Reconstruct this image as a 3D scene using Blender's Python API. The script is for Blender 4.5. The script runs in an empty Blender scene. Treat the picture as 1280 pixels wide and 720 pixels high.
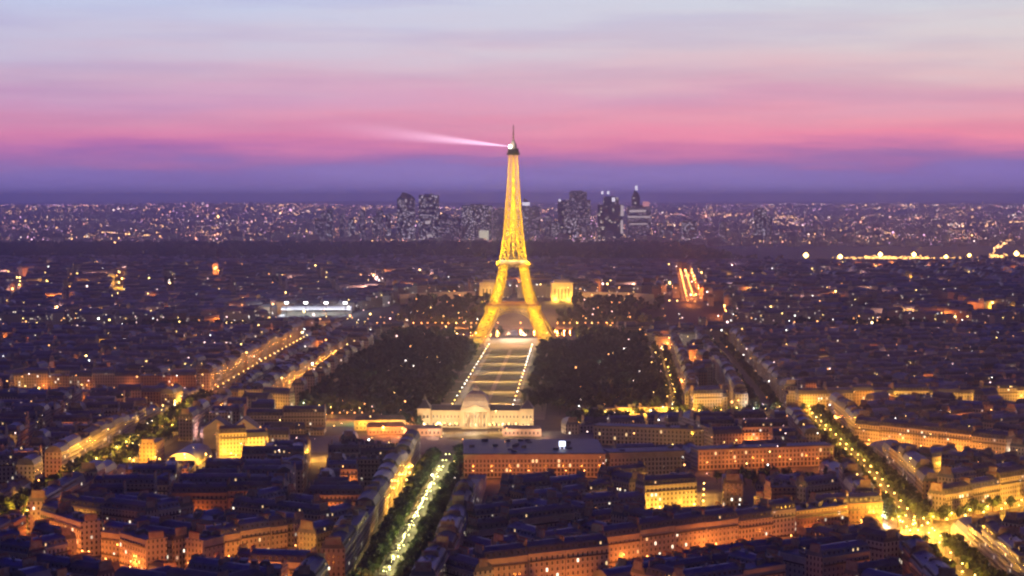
import bpy, math, random
import numpy as np
from mathutils import Vector, Matrix

R = math.radians
rnd = random.Random(7)
nrs = np.random.RandomState(11)
sc = bpy.context.scene
col = sc.collection

# ------------------------------------------------------------------ camera
CAM_H, FPX, HY = 210.0, 2350.0, 248.0
cam_d = bpy.data.cameras.new("camera")
cam_d.sensor_width = 36.0
cam_d.lens = 36.0 * 2353.0 / 1280.0
cam_d.clip_start, cam_d.clip_end = 1.0, 90000.0
cam = bpy.data.objects.new("camera", cam_d)
cam.location = (0, 0, CAM_H)
cam.rotation_euler = (R(90) - math.atan(112.0 / FPX), 0, 0)
col.objects.link(cam)
sc.camera = cam

# ------------------------------------------------------------------ render settings
sc.view_settings.view_transform = 'Standard'
sc.view_settings.look = 'None'
sc.view_settings.exposure = 0.0
sc.view_settings.gamma = 1.0
sc.render.engine = 'CYCLES'
cy = sc.cycles
cy.use_denoising = True
cy.max_bounces = 4
cy.diffuse_bounces = 1
cy.glossy_bounces = 2
cy.transmission_bounces = 2
cy.volume_bounces = 0
cy.transparent_max_bounces = 8
cy.sample_clamp_indirect = 2.0
cy.sample_clamp_direct = 0.0
cy.filter_width = 2.3
cy.use_light_tree = True
cy.caustics_reflective = False
cy.caustics_refractive = False

# ------------------------------------------------------------------ world: dusk sky
W = bpy.data.worlds.new("World"); sc.world = W; W.use_nodes = True
wt = W.node_tree; wt.nodes.clear()
def wn(t, **k):
    n = wt.nodes.new(t)
    for a, b in k.items(): setattr(n, a, b)
    return n
def wl(a, b): wt.links.new(a, b)
tc = wn('ShaderNodeTexCoord')
sep = wn('ShaderNodeSeparateXYZ'); wl(tc.outputs['Generated'], sep.inputs[0])
def wmath(op, a, b=None, c=None):
    n = wn('ShaderNodeMath', operation=op)
    for i, v in enumerate((a, b, c)):
        if v is None: continue
        if isinstance(v, (int, float)): n.inputs[i].default_value = v
        else: wl(v, n.inputs[i])
    return n.outputs[0]
elev = wmath('MULTIPLY', wmath('ARCSINE', sep.outputs[2]), 180 / math.pi)       # degrees above the horizon
azim = wmath('MULTIPLY', wmath('ARCTAN2', sep.outputs[0], sep.outputs[1]), 180 / math.pi)
cmb = wn('ShaderNodeCombineXYZ'); wl(wmath('MULTIPLY', azim, 0.10), cmb.inputs[0]); wl(wmath('MULTIPLY', elev, 0.9), cmb.inputs[1])
nz = wn('ShaderNodeTexNoise'); nz.inputs['Scale'].default_value = 1.0; nz.inputs['Detail'].default_value = 5.0
nz.inputs['Roughness'].default_value = 0.55
wl(cmb.outputs[0], nz.inputs['Vector'])
cmb2 = wn('ShaderNodeCombineXYZ'); wl(wmath('MULTIPLY', azim, 0.13), cmb2.inputs[0]); wl(wmath('MULTIPLY', elev, 1.5), cmb2.inputs[1]); cmb2.inputs[2].default_value = 4.3
nz2 = wn('ShaderNodeTexNoise'); nz2.inputs['Scale'].default_value = 1.0; nz2.inputs['Detail'].default_value = 4.0
wl(cmb2.outputs[0], nz2.inputs['Vector'])
e2 = wmath('ADD', elev, wmath('MULTIPLY', wmath('SUBTRACT', nz.outputs[0], 0.5), 2.0))
t = wmath('DIVIDE', wmath('ADD', e2, 2.0), 42.0)
ramp = wn('ShaderNodeValToRGB'); wl(t, ramp.inputs[0])
def lin(c): return tuple(((v / 255) / 12.92 if v <= 10 else ((v / 255 + 0.055) / 1.055) ** 2.4) for v in c)
stops = [(-1.5, (90, 80, 140)), (0.0, (158, 146, 222)), (0.95, (152, 128, 198)), (1.15, (176, 122, 184)), (1.4, (214, 132, 184)), (1.75, (244, 150, 182)),
         (2.3, (238, 164, 188)), (3.0, (224, 172, 200)), (3.6, (224, 190, 206)), (4.6, (216, 208, 222)), (6.0, (206, 216, 236)), (8.5, (204, 200, 244)),
         (13, (164, 154, 240)), (20, (50, 48, 164)), (39.9, (22, 24, 140))]
cr = ramp.color_ramp
while len(cr.elements) > 1: cr.elements.remove(cr.elements[-1])
for i, (e, c) in enumerate(stops):
    p = (e + 2.0) / 42.0
    el = cr.elements[0] if i == 0 else cr.elements.new(p)
    el.position = p; el.color = (*lin(c), 1)
# warmer to the right, more mauve to the left, thin cloud streaks
mixw = wn('ShaderNodeMix', data_type='RGBA', blend_type='MULTIPLY')
az01 = wmath('ADD', wmath('MULTIPLY', azim, 1 / 32.0), 0.5)
r2 = wn('ShaderNodeValToRGB'); wl(az01, r2.inputs[0])
r2.color_ramp.elements[0].color = (0.87, 0.88, 1.0, 1); r2.color_ramp.elements[1].color = (1.13, 1.04, 0.90, 1)
mid = r2.color_ramp.elements.new(0.35); mid.color = (1.0, 0.97, 1.0, 1)
band = wn('ShaderNodeMapRange'); wl(elev, band.inputs[0]); band.inputs[1].default_value = 0.9; band.inputs[2].default_value = 1.6
wl(band.outputs[0], mixw.inputs[0]); wl(ramp.outputs[0], mixw.inputs[6]); wl(r2.outputs[0], mixw.inputs[7])
mixc = wn('ShaderNodeMix', data_type='RGBA', blend_type='MULTIPLY')
cs = wn('ShaderNodeValToRGB'); wl(nz2.outputs[0], cs.inputs[0])
cs.color_ramp.elements[0].position = 0.38; cs.color_ramp.elements[0].color = (0.80, 0.74, 0.90, 1)
cs.color_ramp.elements[1].position = 0.58; cs.color_ramp.elements[1].color = (1.02, 1.0, 1.0, 1)
mixc.inputs[0].default_value = 0.45
wl(mixw.outputs[2], mixc.inputs[6]); wl(cs.outputs[0], mixc.inputs[7])
east = wn('ShaderNodeMapRange'); wl(sep.outputs[1], east.inputs[0])      # the sky away from the sunset is darker
east.inputs[1].default_value = -0.5; east.inputs[2].default_value = 0.6; east.inputs[3].default_value = 0.30; east.inputs[4].default_value = 1.0
bg = wn('ShaderNodeBackground'); wl(east.outputs[0], bg.inputs[1])
wo = wn('ShaderNodeOutputWorld'); wl(mixc.outputs[2], bg.inputs[0]); wl(bg.outputs[0], wo.inputs[0])

# ------------------------------------------------------------------ helpers
def G(px, py, z=0.0):
    """ground point under a pixel of the photograph"""
    d = FPX * (CAM_H - z) / (py - HY)
    return ((px - 640) * d / FPX, d)

def terr(x, y):
    """terrain height"""
    def ss(a, b, v):
        t = min(1, max(0, (v - a) / (b - a))); return t * t * (3 - 2 * t)
    w_ = ss(-300, -150, x); w_ = w_ + (1 - w_) * ss(3700, 4500, y)
    h = 30 * ss(3100, 3330, y) * w_ - 20 * ss(4600, 5400, y)
    if y > 9500:
        far = 86 * ss(9500, 24000, y)
        far += ss(12000, 20000, y) * (22 * math.sin(x * 0.00035 + y * 0.0002) + 14 * math.sin(x * 0.0009 + 1.3 + y * 0.0004))
        far += 26 * ss(14000, 17000, y) * math.exp(-((x + 3300) / 1800.0) ** 2)
        h += far
    return h

def tag(o, label=None, cat=None, group=None, kind=None):
    if label: o["label"] = label
    if cat: o["category"] = cat
    if group: o["group"] = group
    if kind: o["kind"] = kind
    return o

def mat(name, base, rough=0.8, metal=0.0, noise=None, nscale=0.1, emit=None, estr=0.0, sample=False):
    m = bpy.data.materials.new(name); m.use_nodes = True
    nt = m.node_tree; b = nt.nodes['Principled BSDF']
    b.inputs['Base Color'].default_value = (*base, 1); b.inputs['Roughness'].default_value = rough; b.inputs['Metallic'].default_value = metal
    if noise:
        tcn = nt.nodes.new('ShaderNodeTexCoord'); n = nt.nodes.new('ShaderNodeTexNoise'); n.inputs['Scale'].default_value = nscale; n.inputs['Detail'].default_value = 6
        mp = nt.nodes.new('ShaderNodeMix'); mp.data_type = 'RGBA'
        rr = nt.nodes.new('ShaderNodeValToRGB'); rr.color_ramp.elements[0].position = 0.35; rr.color_ramp.elements[1].position = 0.65
        geo = nt.nodes.new('ShaderNodeNewGeometry')
        nt.links.new(geo.outputs['Position'], n.inputs['Vector']); nt.links.new(n.outputs[0], rr.inputs[0]); nt.links.new(rr.outputs[0], mp.inputs[0])
        mp.inputs[6].default_value = (*base, 1); mp.inputs[7].default_value = (*noise, 1)
        nt.links.new(mp.outputs[2], b.inputs['Base Color'])
    if emit:
        b.inputs['Emission Color'].default_value = (*emit, 1); b.inputs['Emission Strength'].default_value = estr
    m.cycles.emission_sampling = 'AUTO' if sample else 'NONE'
    return m

def window_wall(name, wall, wall2, bay=2.7, floor=3.2, wx=(0.3, 0.7), wy=(0.2, 0.75), lit=0.03, litcol=((1.0, 0.62, 0.28), (1.0, 0.85, 0.65)), strength=2.0, glass=(0.03, 0.035, 0.05), band=None):
    m = bpy.data.materials.new(name); m.use_nodes = True; nt = m.node_tree; b = nt.nodes['Principled BSDF']
    N = nt.nodes.new; L = nt.links.new
    def M(op, a, bb=None, cc=None):
        n = N('ShaderNodeMath'); n.operation = op
        for i, v in enumerate((a, bb, cc)):
            if v is None: continue
            if isinstance(v, (int, float)): n.inputs[i].default_value = v
            else: L(v, n.inputs[i])
        return n.outputs[0]
    uv = N('ShaderNodeUVMap'); s = N('ShaderNodeSeparateXYZ'); L(uv.outputs[0], s.inputs[0])
    u = M('DIVIDE', s.outputs[0], bay); v = M('DIVIDE', s.outputs[1], floor)
    fu, fv = M('FRACT', u), M('FRACT', v)
    def inside(f, a, c): return M('MULTIPLY', M('GREATER_THAN', f, a), M('LESS_THAN', f, c))
    mask = M('MULTIPLY', inside(fu, *wx), inside(fv, *wy))
    cb = N('ShaderNodeCombineXYZ'); L(M('FLOOR', u), cb.inputs[0]); L(M('FLOOR', v), cb.inputs[1])
    wnz = N('ShaderNodeTexWhiteNoise'); wnz.noise_dimensions = '2D'; L(cb.outputs[0], wnz.inputs['Vector'])
    litm = M('MULTIPLY', mask, M('GREATER_THAN', wnz.outputs['Value'], 1 - lit))
    geo = N('ShaderNodeNewGeometry'); n = N('ShaderNodeTexNoise'); n.inputs['Scale'].default_value = 0.05; n.inputs['Detail'].default_value = 5; L(geo.outputs['Position'], n.inputs['Vector'])
    wm = N('ShaderNodeMix'); wm.data_type = 'RGBA'; L(n.outputs[0], wm.inputs[0]); wm.inputs[6].default_value = (*wall, 1); wm.inputs[7].default_value = (*wall2, 1)
    # string course at each floor
    course = M('MULTIPLY', M('GREATER_THAN', fv, 0.93), 0.35)
    wc = N('ShaderNodeMix'); wc.data_type = 'RGBA'; L(course, wc.inputs[0]); L(wm.outputs[2], wc.inputs[6]); wc.inputs[7].default_value = (0.1, 0.09, 0.08, 1)
    bm_ = N('ShaderNodeMix'); bm_.data_type = 'RGBA'; L(mask, bm_.inputs[0]); L(wc.outputs[2], bm_.inputs[6]); bm_.inputs[7].default_value = (*glass, 1)
    L(bm_.outputs[2], b.inputs['Base Color'])
    L(M('SUBTRACT', 0.85, M('MULTIPLY', mask, 0.6)), b.inputs['Roughness'])
    cm = N('ShaderNodeMix'); cm.data_type = 'RGBA'; sc2 = N('ShaderNodeSeparateColor'); L(wnz.outputs['Color'], sc2.inputs[0])
    L(sc2.outputs[0], cm.inputs[0]); cm.inputs[6].default_value = (*litcol[0], 1); cm.inputs[7].default_value = (*litcol[1], 1)
    L(cm.outputs[2], b.inputs['Emission Color'])
    L(M('MULTIPLY', M('MULTIPLY', litm, strength), M('ADD', M('MULTIPLY', sc2.outputs[1], 1.2), 0.3)), b.inputs['Emission Strength'])
    m.cycles.emission_sampling = 'NONE'
    return m

class MB:
    def __init__(s): s.v = []; s.f = []; s.m = []; s.uv = []
    def quad(s, a, b, c, d, m=0, uv=None):
        i = len(s.v); s.v += [a, b, c, d]; s.f.append((i, i + 1, i + 2, i + 3)); s.m.append(m); s.uv.append(uv or ((0, 0), (1, 0), (1, 1), (0, 1)))
    def tri(s, a, b, c, m=0):
        i = len(s.v); s.v += [a, b, c]; s.f.append((i, i + 1, i + 2)); s.m.append(m); s.uv.append(((0, 0), (1, 0), (1, 1)))
    def poly(s, pts, m=0):
        i = len(s.v); s.v += list(pts); s.f.append(tuple(range(i, i + len(pts)))); s.m.append(m); s.uv.append(tuple((p[0], p[1]) for p in pts))
    def box(s, x0, x1, y0, y1, z0, z1, m=0, top=None, uo=0.0, bottom=False):
        """box with wall uvs in metres round the perimeter"""
        w, d, h = x1 - x0, y1 - y0, z1 - z0
        tm = m if top is None else top
        def U(a, b): return ((a + uo, z0), (b + uo, z0), (b + uo, z1), (a + uo, z1))
        s.quad((x0, y0, z0), (x1, y0, z0), (x1, y0, z1), (x0, y0, z1), m, U(0, w))
        s.quad((x1, y0, z0), (x1, y1, z0), (x1, y1, z1), (x1, y0, z1), m, U(w, w + d))
        s.quad((x1, y1, z0), (x0, y1, z0), (x0, y1, z1), (x1, y1, z1), m, U(w + d, 2 * w + d))
        s.quad((x0, y1, z0), (x0, y0, z0), (x0, y0, z1), (x0, y1, z1), m, U(2 * w + d, 2 * w + 2 * d))
        s.quad((x0, y0, z1), (x1, y0, z1), (x1, y1, z1), (x0, y1, z1), tm, ((x0, y0), (x1, y0), (x1, y1), (x0, y1)))
        if bottom: s.quad((x0, y1, z0), (x1, y1, z0), (x1, y0, z0), (x0, y0, z0), m)
    def frustum(s, x0, x1, y0, y1, z0, z1, ix, iy, m=0, top=None):
        """box whose top is inset by ix, iy"""
        a = [(x0, y0, z0), (x1, y0, z0), (x1, y1, z0), (x0, y1, z0)]; b = [(x0 + ix, y0 + iy, z1), (x1 - ix, y0 + iy, z1), (x1 - ix, y1 - iy, z1), (x0 + ix, y1 - iy, z1)]
        for i in range(4):
            j = (i + 1) % 4; s.quad(a[i], a[j], b[j], b[i], m)
        s.quad(*b, m if top is None else top)
    def bar(s, p, q, w, m=0):
        p, q = Vector(p), Vector(q); d = (q - p)
        if d.length < 1e-6: return
        d.normalize(); up = Vector((0, 0, 1)) if abs(d.z) < 0.9 else Vector((1, 0, 0))
        a = d.cross(up).normalized() * (w / 2); b = d.cross(a).normalized() * (w / 2)
        c = [a + b, a - b, -a - b, -a + b]
        for i in range(4):
            j = (i + 1) % 4; s.quad(tuple(p + c[i]), tuple(p + c[j]), tuple(q + c[j]), tuple(q + c[i]), m)
        s.quad(*[tuple(q + k) for k in c], m); s.quad(*[tuple(p + k) for k in reversed(c)], m)
    def lathe(s, prof, n=24, cx=0, cy=0, m=0, a0=0, a1=2 * math.pi, uvm=False):
        for (r0, z0), (r1, z1) in zip(prof, prof[1:]):
            for k in range(n):
                t0 = a0 + (a1 - a0) * k / n; t1 = a0 + (a1 - a0) * (k + 1) / n
                pts = [(cx + r0 * math.cos(t0), cy + r0 * math.sin(t0), z0), (cx + r0 * math.cos(t1), cy + r0 * math.sin(t1), z0),
                       (cx + r1 * math.cos(t1), cy + r1 * math.sin(t1), z1), (cx + r1 * math.cos(t0), cy + r1 * math.sin(t0), z1)]
                r = max(r0, r1)
                uv = ((r * t0, z0), (r * t1, z0), (r * t1, z1), (r * t0, z1))
                s.quad(*pts, m, uv)
    def add(s, o, M):
        i = len(s.v); s.v += [tuple(M @ Vector(p)) for p in o.v]; s.f += [tuple(k + i for k in f) for f in o.f]; s.m += o.m; s.uv += o.uv
    def mesh(s, name, mats):
        me = bpy.data.meshes.new(name); me.from_pydata(s.v, [], s.f)
        for m in mats: me.materials.append(m)
        me.polygons.foreach_set('material_index', s.m)
        uvl = me.uv_layers.new(name='UVMap')
        uvl.data.foreach_set('uv', [c for f in s.uv for p in f for c in p])
        me.update(); return me
    def build(s, name, mats, parent=None, loc=(0, 0, 0), rot=0.0):
        if not isinstance(mats, (list, tuple)): mats = [mats]
        o = bpy.data.objects.new(name, s.mesh(name, mats)); col.objects.link(o)
        o.location = loc; o.rotation_euler = (0, 0, rot)
        if parent: o.parent = parent
        return o

def empty(name, loc, rot=0.0):
    o = bpy.data.objects.new(name, None); col.objects.link(o); o.location = loc; o.rotation_euler = (0, 0, rot); o.empty_display_size = 1
    return o

def light(loc, power, color, radius=0.6, parent=None, kind='POINT', aim=None, spot=60, name='lamp_or_fill_light'):
    l = bpy.data.lights.new(name, kind); l.energy = power; l.color = color
    if kind != 'AREA': l.shadow_soft_size = radius
    o = bpy.data.objects.new(name, l); col.objects.link(o); o.location = loc
    if kind == 'SPOT': l.spot_size = R(spot); l.spot_blend = 0.7
    if aim is not None: o.rotation_euler = (Vector(aim) - Vector(loc)).to_track_quat('-Z', 'Y').to_euler()
    if parent: o.parent = parent
    return o

# ------------------------------------------------------------------ materials
M_ground = mat('city_ground', (0.045, 0.042, 0.045), 0.9, noise=(0.075, 0.065, 0.06), nscale=0.03)
M_road = mat('asphalt', (0.05, 0.05, 0.052), 0.75, noise=(0.075, 0.07, 0.07), nscale=0.12)
M_mark = mat('road_paint', (0.75, 0.75, 0.72), 0.7)
M_pave = mat('pavement_stone', (0.16, 0.15, 0.14), 0.85, noise=(0.12, 0.11, 0.1), nscale=0.3)
M_plaza = mat('plaza_gravel', (0.19, 0.155, 0.12), 0.9, noise=(0.14, 0.12, 0.10), nscale=0.08)
M_lawn = mat('lawn_grass', (0.035, 0.045, 0.016), 0.95, noise=(0.06, 0.06, 0.02), nscale=0.06)
M_pitch = mat('pitch_turf', (0.05, 0.13, 0.035), 0.9, noise=(0.07, 0.15, 0.05), nscale=0.1)
M_water = mat('river_water', (0.01, 0.015, 0.025), 0.12)
WALLS = [('cream stone', window_wall('wall_cream_stone', (0.42, 0.36, 0.29), (0.33, 0.28, 0.22))),
         ('pale render', window_wall('wall_pale_render', (0.46, 0.42, 0.38), (0.36, 0.33, 0.30), bay=3.0, lit=0.035)),
         ('brown brick', window_wall('wall_brown_brick', (0.26, 0.17, 0.12), (0.32, 0.21, 0.15), bay=2.9, lit=0.03))]
PLAIN = [mat('plain_cream_stone', (0.42, 0.36, 0.29), 0.85, noise=(0.33, 0.28, 0.22), nscale=0.25),
         mat('plain_pale_render', (0.46, 0.42, 0.38), 0.85, noise=(0.36, 0.33, 0.30), nscale=0.25),
         mat('plain_brown_brick', (0.26, 0.17, 0.12), 0.9, noise=(0.32, 0.21, 0.15), nscale=0.25)]
ROOFS = [('slate', mat('roof_slate', (0.055, 0.06, 0.08), 0.55, noise=(0.085, 0.09, 0.11), nscale=0.15)),
         ('zinc', mat('roof_zinc', (0.09, 0.10, 0.13), 0.45, 0.3, noise=(0.14, 0.15, 0.18), nscale=0.2)),
         ('grey', mat('roof_grey', (0.065, 0.06, 0.065), 0.7, noise=(0.11, 0.10, 0.10), nscale=0.12))]
M_chim = mat('chimney_brick', (0.24, 0.15, 0.11), 0.9, noise=(0.34, 0.28, 0.22), nscale=0.4)
M_pot = mat('chimney_pot_clay', (0.32, 0.13, 0.07), 0.9)
M_frame = mat('window_frame_paint', (0.55, 0.52, 0.47), 0.6)
M_glass = mat('dark_glass', (0.02, 0.025, 0.035), 0.12)
M_litw = mat('lit_glass_warm', (0.3, 0.2, 0.1), 0.4, emit=(1.0, 0.66, 0.3), estr=1.5)
M_litc = mat('lit_glass_pale', (0.3, 0.3, 0.3), 0.4, emit=(1.0, 0.88, 0.66), estr=2.4)
M_iron = mat('tower_iron_paint', (0.30, 0.20, 0.08), 0.6, noise=(0.42, 0.28, 0.10), nscale=0.2)
M_dark = mat('dark_metal', (0.06, 0.055, 0.05), 0.5, 0.4)
M_lime = mat('pale_limestone', (0.52, 0.45, 0.35), 0.85, noise=(0.42, 0.36, 0.28), nscale=0.2)
M_leaf = mat('leaves_plane_tree', (0.025, 0.048, 0.018), 0.8, noise=(0.05, 0.085, 0.028), nscale=0.35)
M_leaf2 = mat('leaves_chestnut', (0.011, 0.028, 0.02), 0.85, noise=(0.022, 0.045, 0.028), nscale=0.3)
M_bark = mat('bark', (0.09, 0.065, 0.045), 0.9)
YEL, ORA, WHI, GRN = (1.0, 0.46, 0.045), (1.0, 0.25, 0.035), (1.0, 0.88, 0.70), (1.0, 0.86, 0.26)
M_ly = mat('lamp_glow_yellow', (0.5, 0.4, 0.2), 0.5, emit=(1.0, 0.66, 0.2), estr=14)
M_lo = mat('lamp_glow_orange', (0.5, 0.3, 0.2), 0.5, emit=(1.0, 0.42, 0.12), estr=9)
M_lw = mat('lamp_glow_white', (0.5, 0.5, 0.5), 0.5, emit=(0.95, 0.92, 0.85), estr=14)
M_lp = mat('lamp_glow_pink', (0.5, 0.4, 0.4), 0.5, emit=(1.0, 0.66, 0.62), estr=8)

# ------------------------------------------------------------------ occupancy raster
OX0, OY0, CS = -2000.0, 900.0, 3.0
ONX, ONY = 1340, 1700
occ = np.zeros((ONY, ONX), bool)
XX = OX0 + (np.arange(ONX) + 0.5) * CS
YY = OY0 + (np.arange(ONY) + 0.5) * CS
def mark_seg(p, q, w, test=False):
    """mark (or test) every cell within w/2 of a segment"""
    x0, x1 = min(p[0], q[0]) - w, max(p[0], q[0]) + w; y0, y1 = min(p[1], q[1]) - w, max(p[1], q[1]) + w
    i0, i1 = max(0, int((x0 - OX0) / CS)), min(ONX, int((x1 - OX0) / CS) + 1); j0, j1 = max(0, int((y0 - OY0) / CS)), min(ONY, int((y1 - OY0) / CS) + 1)
    if i0 >= i1 or j0 >= j1: return True
    X, Y = np.meshgrid(XX[i0:i1], YY[j0:j1]); dx, dy = q[0] - p[0], q[1] - p[1]; L2 = dx * dx + dy * dy + 1e-9
    t_ = np.clip(((X - p[0]) * dx + (Y - p[1]) * dy) / L2, 0, 1)
    m = (X - p[0] - t_ * dx) ** 2 + (Y - p[1] - t_ * dy) ** 2 < (w / 2) ** 2
    if test: return bool((occ[j0:j1, i0:i1] & m).any())
    occ[j0:j1, i0:i1] |= m
def rect_cells(cx, cy_, L, D, a, grow=0.0):
    r = math.hypot(L, D) / 2 + 2 + grow
    i0, i1 = max(0, int((cx - r - OX0) / CS)), min(ONX, int((cx + r - OX0) / CS) + 1); j0, j1 = max(0, int((cy_ - r - OY0) / CS)), min(ONY, int((cy_ + r - OY0) / CS) + 1)
    if i0 >= i1 or j0 >= j1: return None
    X, Y = np.meshgrid(XX[i0:i1], YY[j0:j1]); c, s = math.cos(a), math.sin(a)
    u = (X - cx) * c + (Y - cy_) * s; v = -(X - cx) * s + (Y - cy_) * c
    return (slice(j0, j1), slice(i0, i1)), (abs(u) < L / 2 + grow) & (abs(v) < D / 2 + grow)
def free(cx, cy_, L, D, a, grow=-1.0):
    rc = rect_cells(cx, cy_, L, D, a, grow)
    return rc is not None and not (occ[rc[0]] & rc[1]).any()
def take(cx, cy_, L, D, a, grow=0.0):
    rc = rect_cells(cx, cy_, L, D, a, grow)
    if rc is not None: occ[rc[0]] |= rc[1]

# ------------------------------------------------------------------ ground sheet
def build_ground():
    ys = [-600, 0, 400, 800] + list(np.arange(1000, 3000, 250)) + list(np.arange(3000, 5600, 60)) + list(np.arange(5600, 10000, 400)) + list(np.geomspace(10000, 60000, 70))
    ts = np.linspace(-1, 1, 61); v = []
    for y in ys:
        hw = 1500 + 0.55 * max(y, 0)
        for t_ in ts: v.append((t_ * hw, y, terr(t_ * hw, y)))
    n = len(ts); f = [(j * n + i, j * n + i + 1, (j + 1) * n + i + 1, (j + 1) * n + i) for j in range(len(ys) - 1) for i in range(n - 1)]
    me = bpy.data.meshes.new('ground'); me.from_pydata(v, [], f); me.materials.append(M_ground)
    o = bpy.data.objects.new('ground', me); col.objects.link(o); tag(o, kind='structure')
build_ground()

ROADS = {
 'A': ([(-332, 930), (-322, 1198), (-313, 1560), (-308, 1850), (-302, 2400), (-292, 2830)], 40),
 'A2': ([(-236, 1870), (-213, 2560)], 18),
 'B': ([(-74, 930), (-66, 1046), (-54, 1400), (-50, 1500)], 42),
 'C': ([(244, 930), (250, 1142), (268, 1402), (282, 1814)], 36),
 'C2': ([(250, 1830), (262, 2039), (294, 2712)], 34),
 'D': ([(150, 1790), (167, 1958), (204, 2600)], 24),
 'E': ([(249, 1165), (340, 1246), (520, 1400)], 30),
 'F': ([(60, 1766), (282, 1816), (560, 1850)], 28),
 'F2': ([(-308, 1850), (-120, 1790)], 24),
 'K': ([(-322, 1440), (-190, 1492), (-100, 1530)], 28),
 'I': ([(-620, 2015), (-310, 2030)], 16),
 'H': ([(310, 3240), (317, 3357), (418, 4612)], 30),
 'Q': ([(-700, 2840), (700, 2840)], 24),
 'Q2': ([(-900, 3030), (900, 3040)], 24),
 'J': ([(-560, 1345), (-332, 1385)], 18),
 'N': ([(-310, 1150), (-200, 1010), (-60, 985)], 16),
 'V': ([(92, 1222), (128, 1238), (138, 1330)], 18),
}
def strip_mesh(pts, w, zoff, off=0.0):
    b = MB(); n = len(pts)
    dense = []
    for (p, q) in zip(pts, pts[1:]):
        k = max(1, int(math.dist(p, q) / 60))
        dense += [(p[0] + (q[0] - p[0]) * i / k, p[1] + (q[1] - p[1]) * i / k) for i in range(k)]
    dense.append(pts[-1]); L = []
    for i, p in enumerate(dense):
        a = dense[max(0, i - 1)]; c = dense[min(len(dense) - 1, i + 1)]
        dx, dy = c[0] - a[0], c[1] - a[1]; l = math.hypot(dx, dy); nx, ny = -dy / l, dx / l
        z = terr(*p) + zoff
        L.append(((p[0] + nx * (off + w / 2), p[1] + ny * (off + w / 2), z), (p[0] + nx * (off - w / 2), p[1] + ny * (off - w / 2), z)))
    for a, c in zip(L, L[1:]): b.quad(a[0], a[1], c[1], c[0])
    return b
for i, (k, (pts, w)) in enumerate(ROADS.items()):
    zo = 0.02 + 0.006 * i + (0.6 if k == 'H' else 0)
    for p, q in zip(pts, pts[1:]): mark_seg(p, q, w)
    o = strip_mesh(pts, w * 0.62, zo).build('road', M_road); tag(o, kind='structure')
    for s in (-1, 1):
        pv = strip_mesh(pts, w * 0.19, zo + 0.13, s * w * 0.405).build('pavement', M_pave); tag(pv, kind='structure')
    if k in 'ABCDEFK':
        mk = MB(); off = 0.0
        for (p, q) in zip(pts, pts[1:]):
            l = math.dist(p, q); dx, dy = (q[0] - p[0]) / l, (q[1] - p[1]) / l
            for s in np.arange(4, l - 4, 9):
                for o_ in ((0.0,) if w < 30 else (-w * 0.12, w * 0.12)):
                    cx, cyy = p[0] + dx * s - dy * o_, p[1] + dy * s + dx * o_; z = zo + 0.006
                    mk.quad((cx + dy * .12, cyy - dx * .12, z), (cx + dy * .12 + dx * 4, cyy - dx * .12 + dy * 4, z), (cx - dy * .12 + dx * 4, cyy + dx * .12 + dy * 4, z), (cx - dy * .12, cyy + dx * .12, z))
        tag(mk.build('road_markings', M_mark), kind='structure')

# park frame: axis through the parade ground and the tower
AX0, AXD = (-33.0, 1720.0), (math.sin(R(2.02)), math.cos(R(2.02)))
def park(u, s):
    """u to the right of the axis, s metres along it"""
    return (AX0[0] + AXD[0] * s + AXD[1] * u, AX0[1] + AXD[1] * s - AXD[0] * u)
PROT = -R(2.02)
TX, TY = park(0, 992)
# keep-outs
take(*park(0, 560), 372, 1000, PROT)                       # park
take(*park(0, 20), 190, 110, PROT)                         # academy
take(-20, 1600, 330, 120, 0)                               # place in front
take(45, 1440, 190, 110, R(3))                             # ministry block
take(196, 1462, 130, 60, R(12))
take(-20, 2930, 2000, 160, 0)                              # river
take(30, 3220, 620, 330, 0)                                # gardens and palace
take(-347, 3290, 150, 110, 0)                              # stadium
take(-168, 1745, 70, 60, 0)                                # sports court
take(-225, 1560, 120, 80, 0); take(-256, 1490, 34, 76, 0); take(-100, 1690, 80, 70, 0)

def surf(name, m, pts, z):
    b = MB(); b.poly([(p[0], p[1], z) for p in pts]); o = b.build(name, m); tag(o, kind='structure'); return o
def prect(u0, u1, s0, s1): return [park(u0, s0), park(u1, s0), park(u1, s1), park(u0, s1)]
surf('gravel_ground', M_plaza, prect(-62, 62, 60, 905), 0.18)
surf('forecourt', M_plaza, prect(-85, 85, 905, 1095), 0.2)
for i in range(7):
    s0 = 85 + i * 116
    for u in (-20, -7, 7, 20): x, y = park(u, s0 - 6); light((x, y, 6), 14000, (1, .58, .16), .6)
    for (a, b_) in ((-26, -2.5), (2.5, 26)): surf('lawn', M_lawn, prect(a, b_, s0, s0 + 104), 0.26)
    for (a, b_) in ((-46, -33), (33, 46)): surf('lawn', M_lawn, prect(a, b_, s0, s0 + 104), 0.26)
surf('square', M_pave, [(-185, 1545), (130, 1548), (150, 1650), (60, 1690), (-110, 1690), (-190, 1640)], 0.3)
surf('square_lawn', M_lawn, [(-60, 1640), (-20, 1600), (30, 1640), (-10, 1672)], 0.36)
o = surf('river', M_water, [(-3000, 2868), (3000, 2868), (3000, 3005), (-3000, 3005)], 0.25)
surf('pitch', M_pitch, [(-395, 3252), (-300, 3252), (-300, 3325), (-395, 3325)], 0.5 + terr(-347, 3290))
surf('pitch', M_pitch, [(-190, 1722), (-146, 1722), (-146, 1765), (-190, 1765)], 0.3)

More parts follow.
